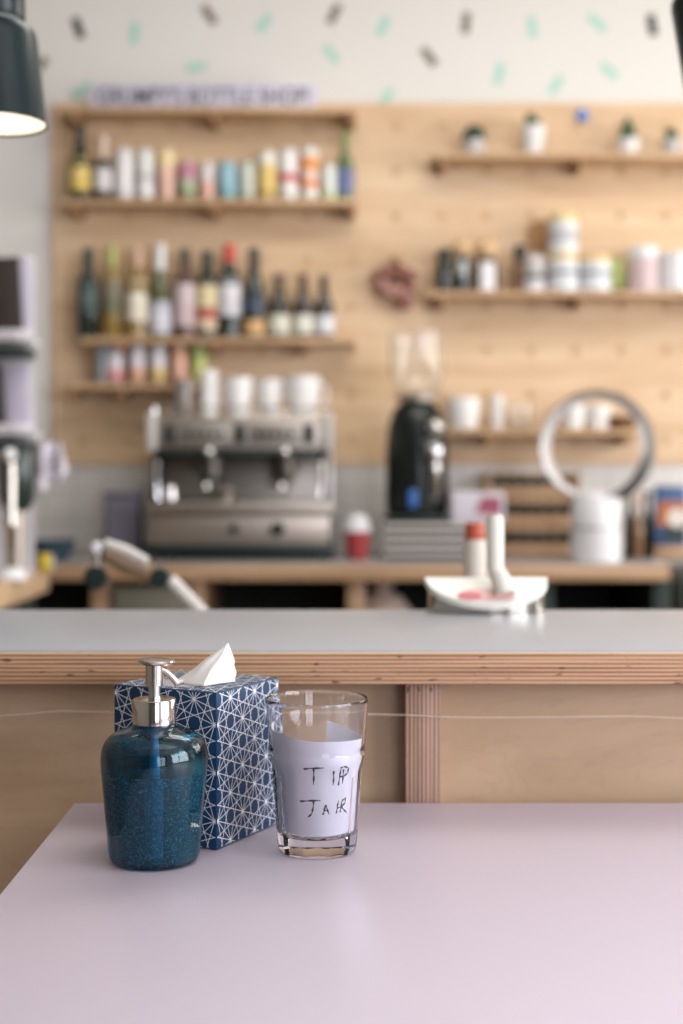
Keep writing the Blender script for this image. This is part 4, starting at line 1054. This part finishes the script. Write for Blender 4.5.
bmesh.ops.remove_doubles(b.bm, verts=b.bm.verts, dist=1e-7)
bmesh.ops.bridge_loops(b.bm, edges=[e for e in b.bm.edges if e.is_boundary])
for f_ in b.bm.faces: f_.smooth = True
b.build('glass_body', glass('pint_glass_clear', '#fbfcff', 0, 1.45), gl, angle=28)
# paper note rolled inside
def irad(z): return interp([(.0285, .016), (.0335, .020), (.0378, .070), (.0402, .084), (.0410, .096), (.0425, .115)], z) - .0012
topk = [(-104, .1125), (-60, .1095), (0, .1040), (57, .1025), (105, .0995), (140, .104), (167, .109)]
def ptop(phi):
    for (a0, z0), (a1, z1) in zip(topk, topk[1:]):
        if a0 <= phi <= a1:
            t = (phi - a0) / (a1 - a0); t = t * t * (3 - 2 * t) * .5 + t * .5; return z0 + (z1 - z0) * t
    return topk[-1][1]
def ppt(phi, z, off=0):
    a = math.radians(phi); r = irad(z) + off; return (r * math.sin(a), -r * math.cos(a), z)
b = B()
def psheet(u, v):
    phi = -104 + 271 * u; z = .0205 + (ptop(phi) - .0205) * v
    return ppt(phi, z, -.002 * max(0, (phi - 120) / 47))
b.grid(psheet, 72, 24)
# handwriting in black marker, as flat strokes lying on the front of the paper
def hw_pt(px, py):
    for z_ in (0,):
        phi = 0; z = .06
        for _ in range(8):
            r = irad(z); yv = GYc - r * math.cos(math.radians(phi))
            xw = (px - CX) * yv / F - gxc; phi = math.degrees(math.asin(max(-.98, min(.98, xw / r)))); z = (CAMZ - (py - HY) * yv / F) - TZ - .0004
    return phi, z
def cp(x, y): return (259.3 + x / 5.392, 680 + y / 5.389)
strokes = [[(240, 478), (290, 474), (347, 472)], [(293, 474), (294, 520), (292, 563)],
           [(399, 490), (398, 530), (395, 565)], [(424, 568), (432, 515), (440, 470)], [(452, 480), (450, 520), (446, 560)],
           [(436, 472), (458, 464), (478, 472), (476, 500), (455, 517), (430, 522)],
           [(223, 652), (270, 650), (329, 649)], [(293, 650), (290, 690), (282, 722), (262, 738)],
           [(343, 726), (350, 700), (357, 672)], [(357, 672), (366, 695), (376, 722)], [(346, 704), (370, 700)],
           [(412, 718), (418, 680), (425, 648)], [(432, 712), (438, 680), (444, 648)], [(415, 690), (436, 684)],
           [(444, 650), (462, 634), (460, 660), (440, 684)], [(440, 684), (455, 700), (469, 714)]]
INKW = .0008
for s in strokes:
    P = []
    for (x0, y0), (x1, y1) in zip(s, s[1:]):
        for k in range(6): P.append(cp(x0 + (x1 - x0) * k / 6, y0 + (y1 - y0) * k / 6))
    P.append(cp(*s[-1]))
    L, R_ = [], []
    pz = [hw_pt(*q) for q in P]
    uv = [(math.radians(p) * .036, z) for p, z in pz]
    for i, (u_, z) in enumerate(uv):
        a, c = uv[max(0, i - 1)], uv[min(len(uv) - 1, i + 1)]
        dx, dz = c[0] - a[0], c[1] - a[1]; l = math.hypot(dx, dz) or 1
        w = INKW * (.8 + .35 * math.sin(i * .9 + 1))
        nx, nz = -dz / l * w, dx / l * w
        L.append(b.v(ppt(math.degrees((u_ + nx) / .036), z + nz, .00035))); R_.append(b.v(ppt(math.degrees((u_ - nx) / .036), z - nz, .00035)))
    for i in range(len(uv) - 1): b.f([L[i], L[i + 1], R_[i + 1], R_[i]], 1)
o = b.build('paper_note', [mat('#e4e1ea', .8, vary=.01, name='note_paper'), mat('#24262e', .6, name='black_marker')], loc=(gxc, GYc, TZ + .0004), recalc=False)
tag(o, 'rolled white paper reading TIP JAR in black marker inside the glass', 'note')

# ================================================================== LIGHT
def area(name, loc, rot, sx, sy, power, col):
    l = bpy.data.lights.new(name, 'AREA'); l.shape = 'RECTANGLE'; l.size = sx; l.size_y = sy; l.energy = power; l.color = lin(col)[:3]
    o = bpy.data.objects.new(name, l); C.objects.link(o); o.location = loc; o.rotation_euler = rot; return o
area('daylight_window_front_right', (XR + .12, -.35, 1.83), (0, PI / 2, 0), 1.8, 2.6, 140, '#f4f4ff')
area('daylight_window_back_right', (XR + .12, 3.3, 1.83), (0, PI / 2, 0), 1.8, 1.9, 62, '#fffaf2')
area('daylight_shop_window', (1.6, YF - .12, 1.7), (PI / 2, 0, 0), 1.6, 2.1, 46, '#f6f3ff')
area('added_overhead_fill_table', (.7, .55, ZC - .03), (0, 0, 0), 1.6, 1.2, 9, '#fffaf2')  # added fill from above to lift the table top, no fitting modelled
area('added_overhead_fill_bar', (.5, 3.1, ZC - .03), (0, 0, 0), 2.0, 1.0, 27, '#fffaf2')  # second added overhead fill, brightens the back wall area, has no fitting
w = bpy.data.worlds.new('World'); S.world = w; w.use_nodes = True
bgn = w.node_tree.nodes['Background']; bgn.inputs[0].default_value = lin('#e8ecf4'); bgn.inputs[1].default_value = .5

# ================================================================== CAMERA
cd = bpy.data.cameras.new('camera'); cam = bpy.data.objects.new('camera', cd); C.objects.link(cam)
cam.location = (0, 0, CAMZ); cam.rotation_euler = (PI / 2, 0, 0)
cd.sensor_fit = 'VERTICAL'; cd.sensor_height = 36; cd.sensor_width = 24; cd.lens = 50
cd.shift_y = -(512 - HY) / 1024
cd.dof.use_dof = True; cd.dof.focus_distance = 1.235; cd.dof.aperture_fstop = 3.1
cd.clip_start = .02
S.camera = cam
S.view_settings.view_transform = 'Standard'; S.view_settings.look = 'None'
S.view_settings.exposure = .24; S.view_settings.gamma = 1; S.view_settings.use_curve_mapping = False
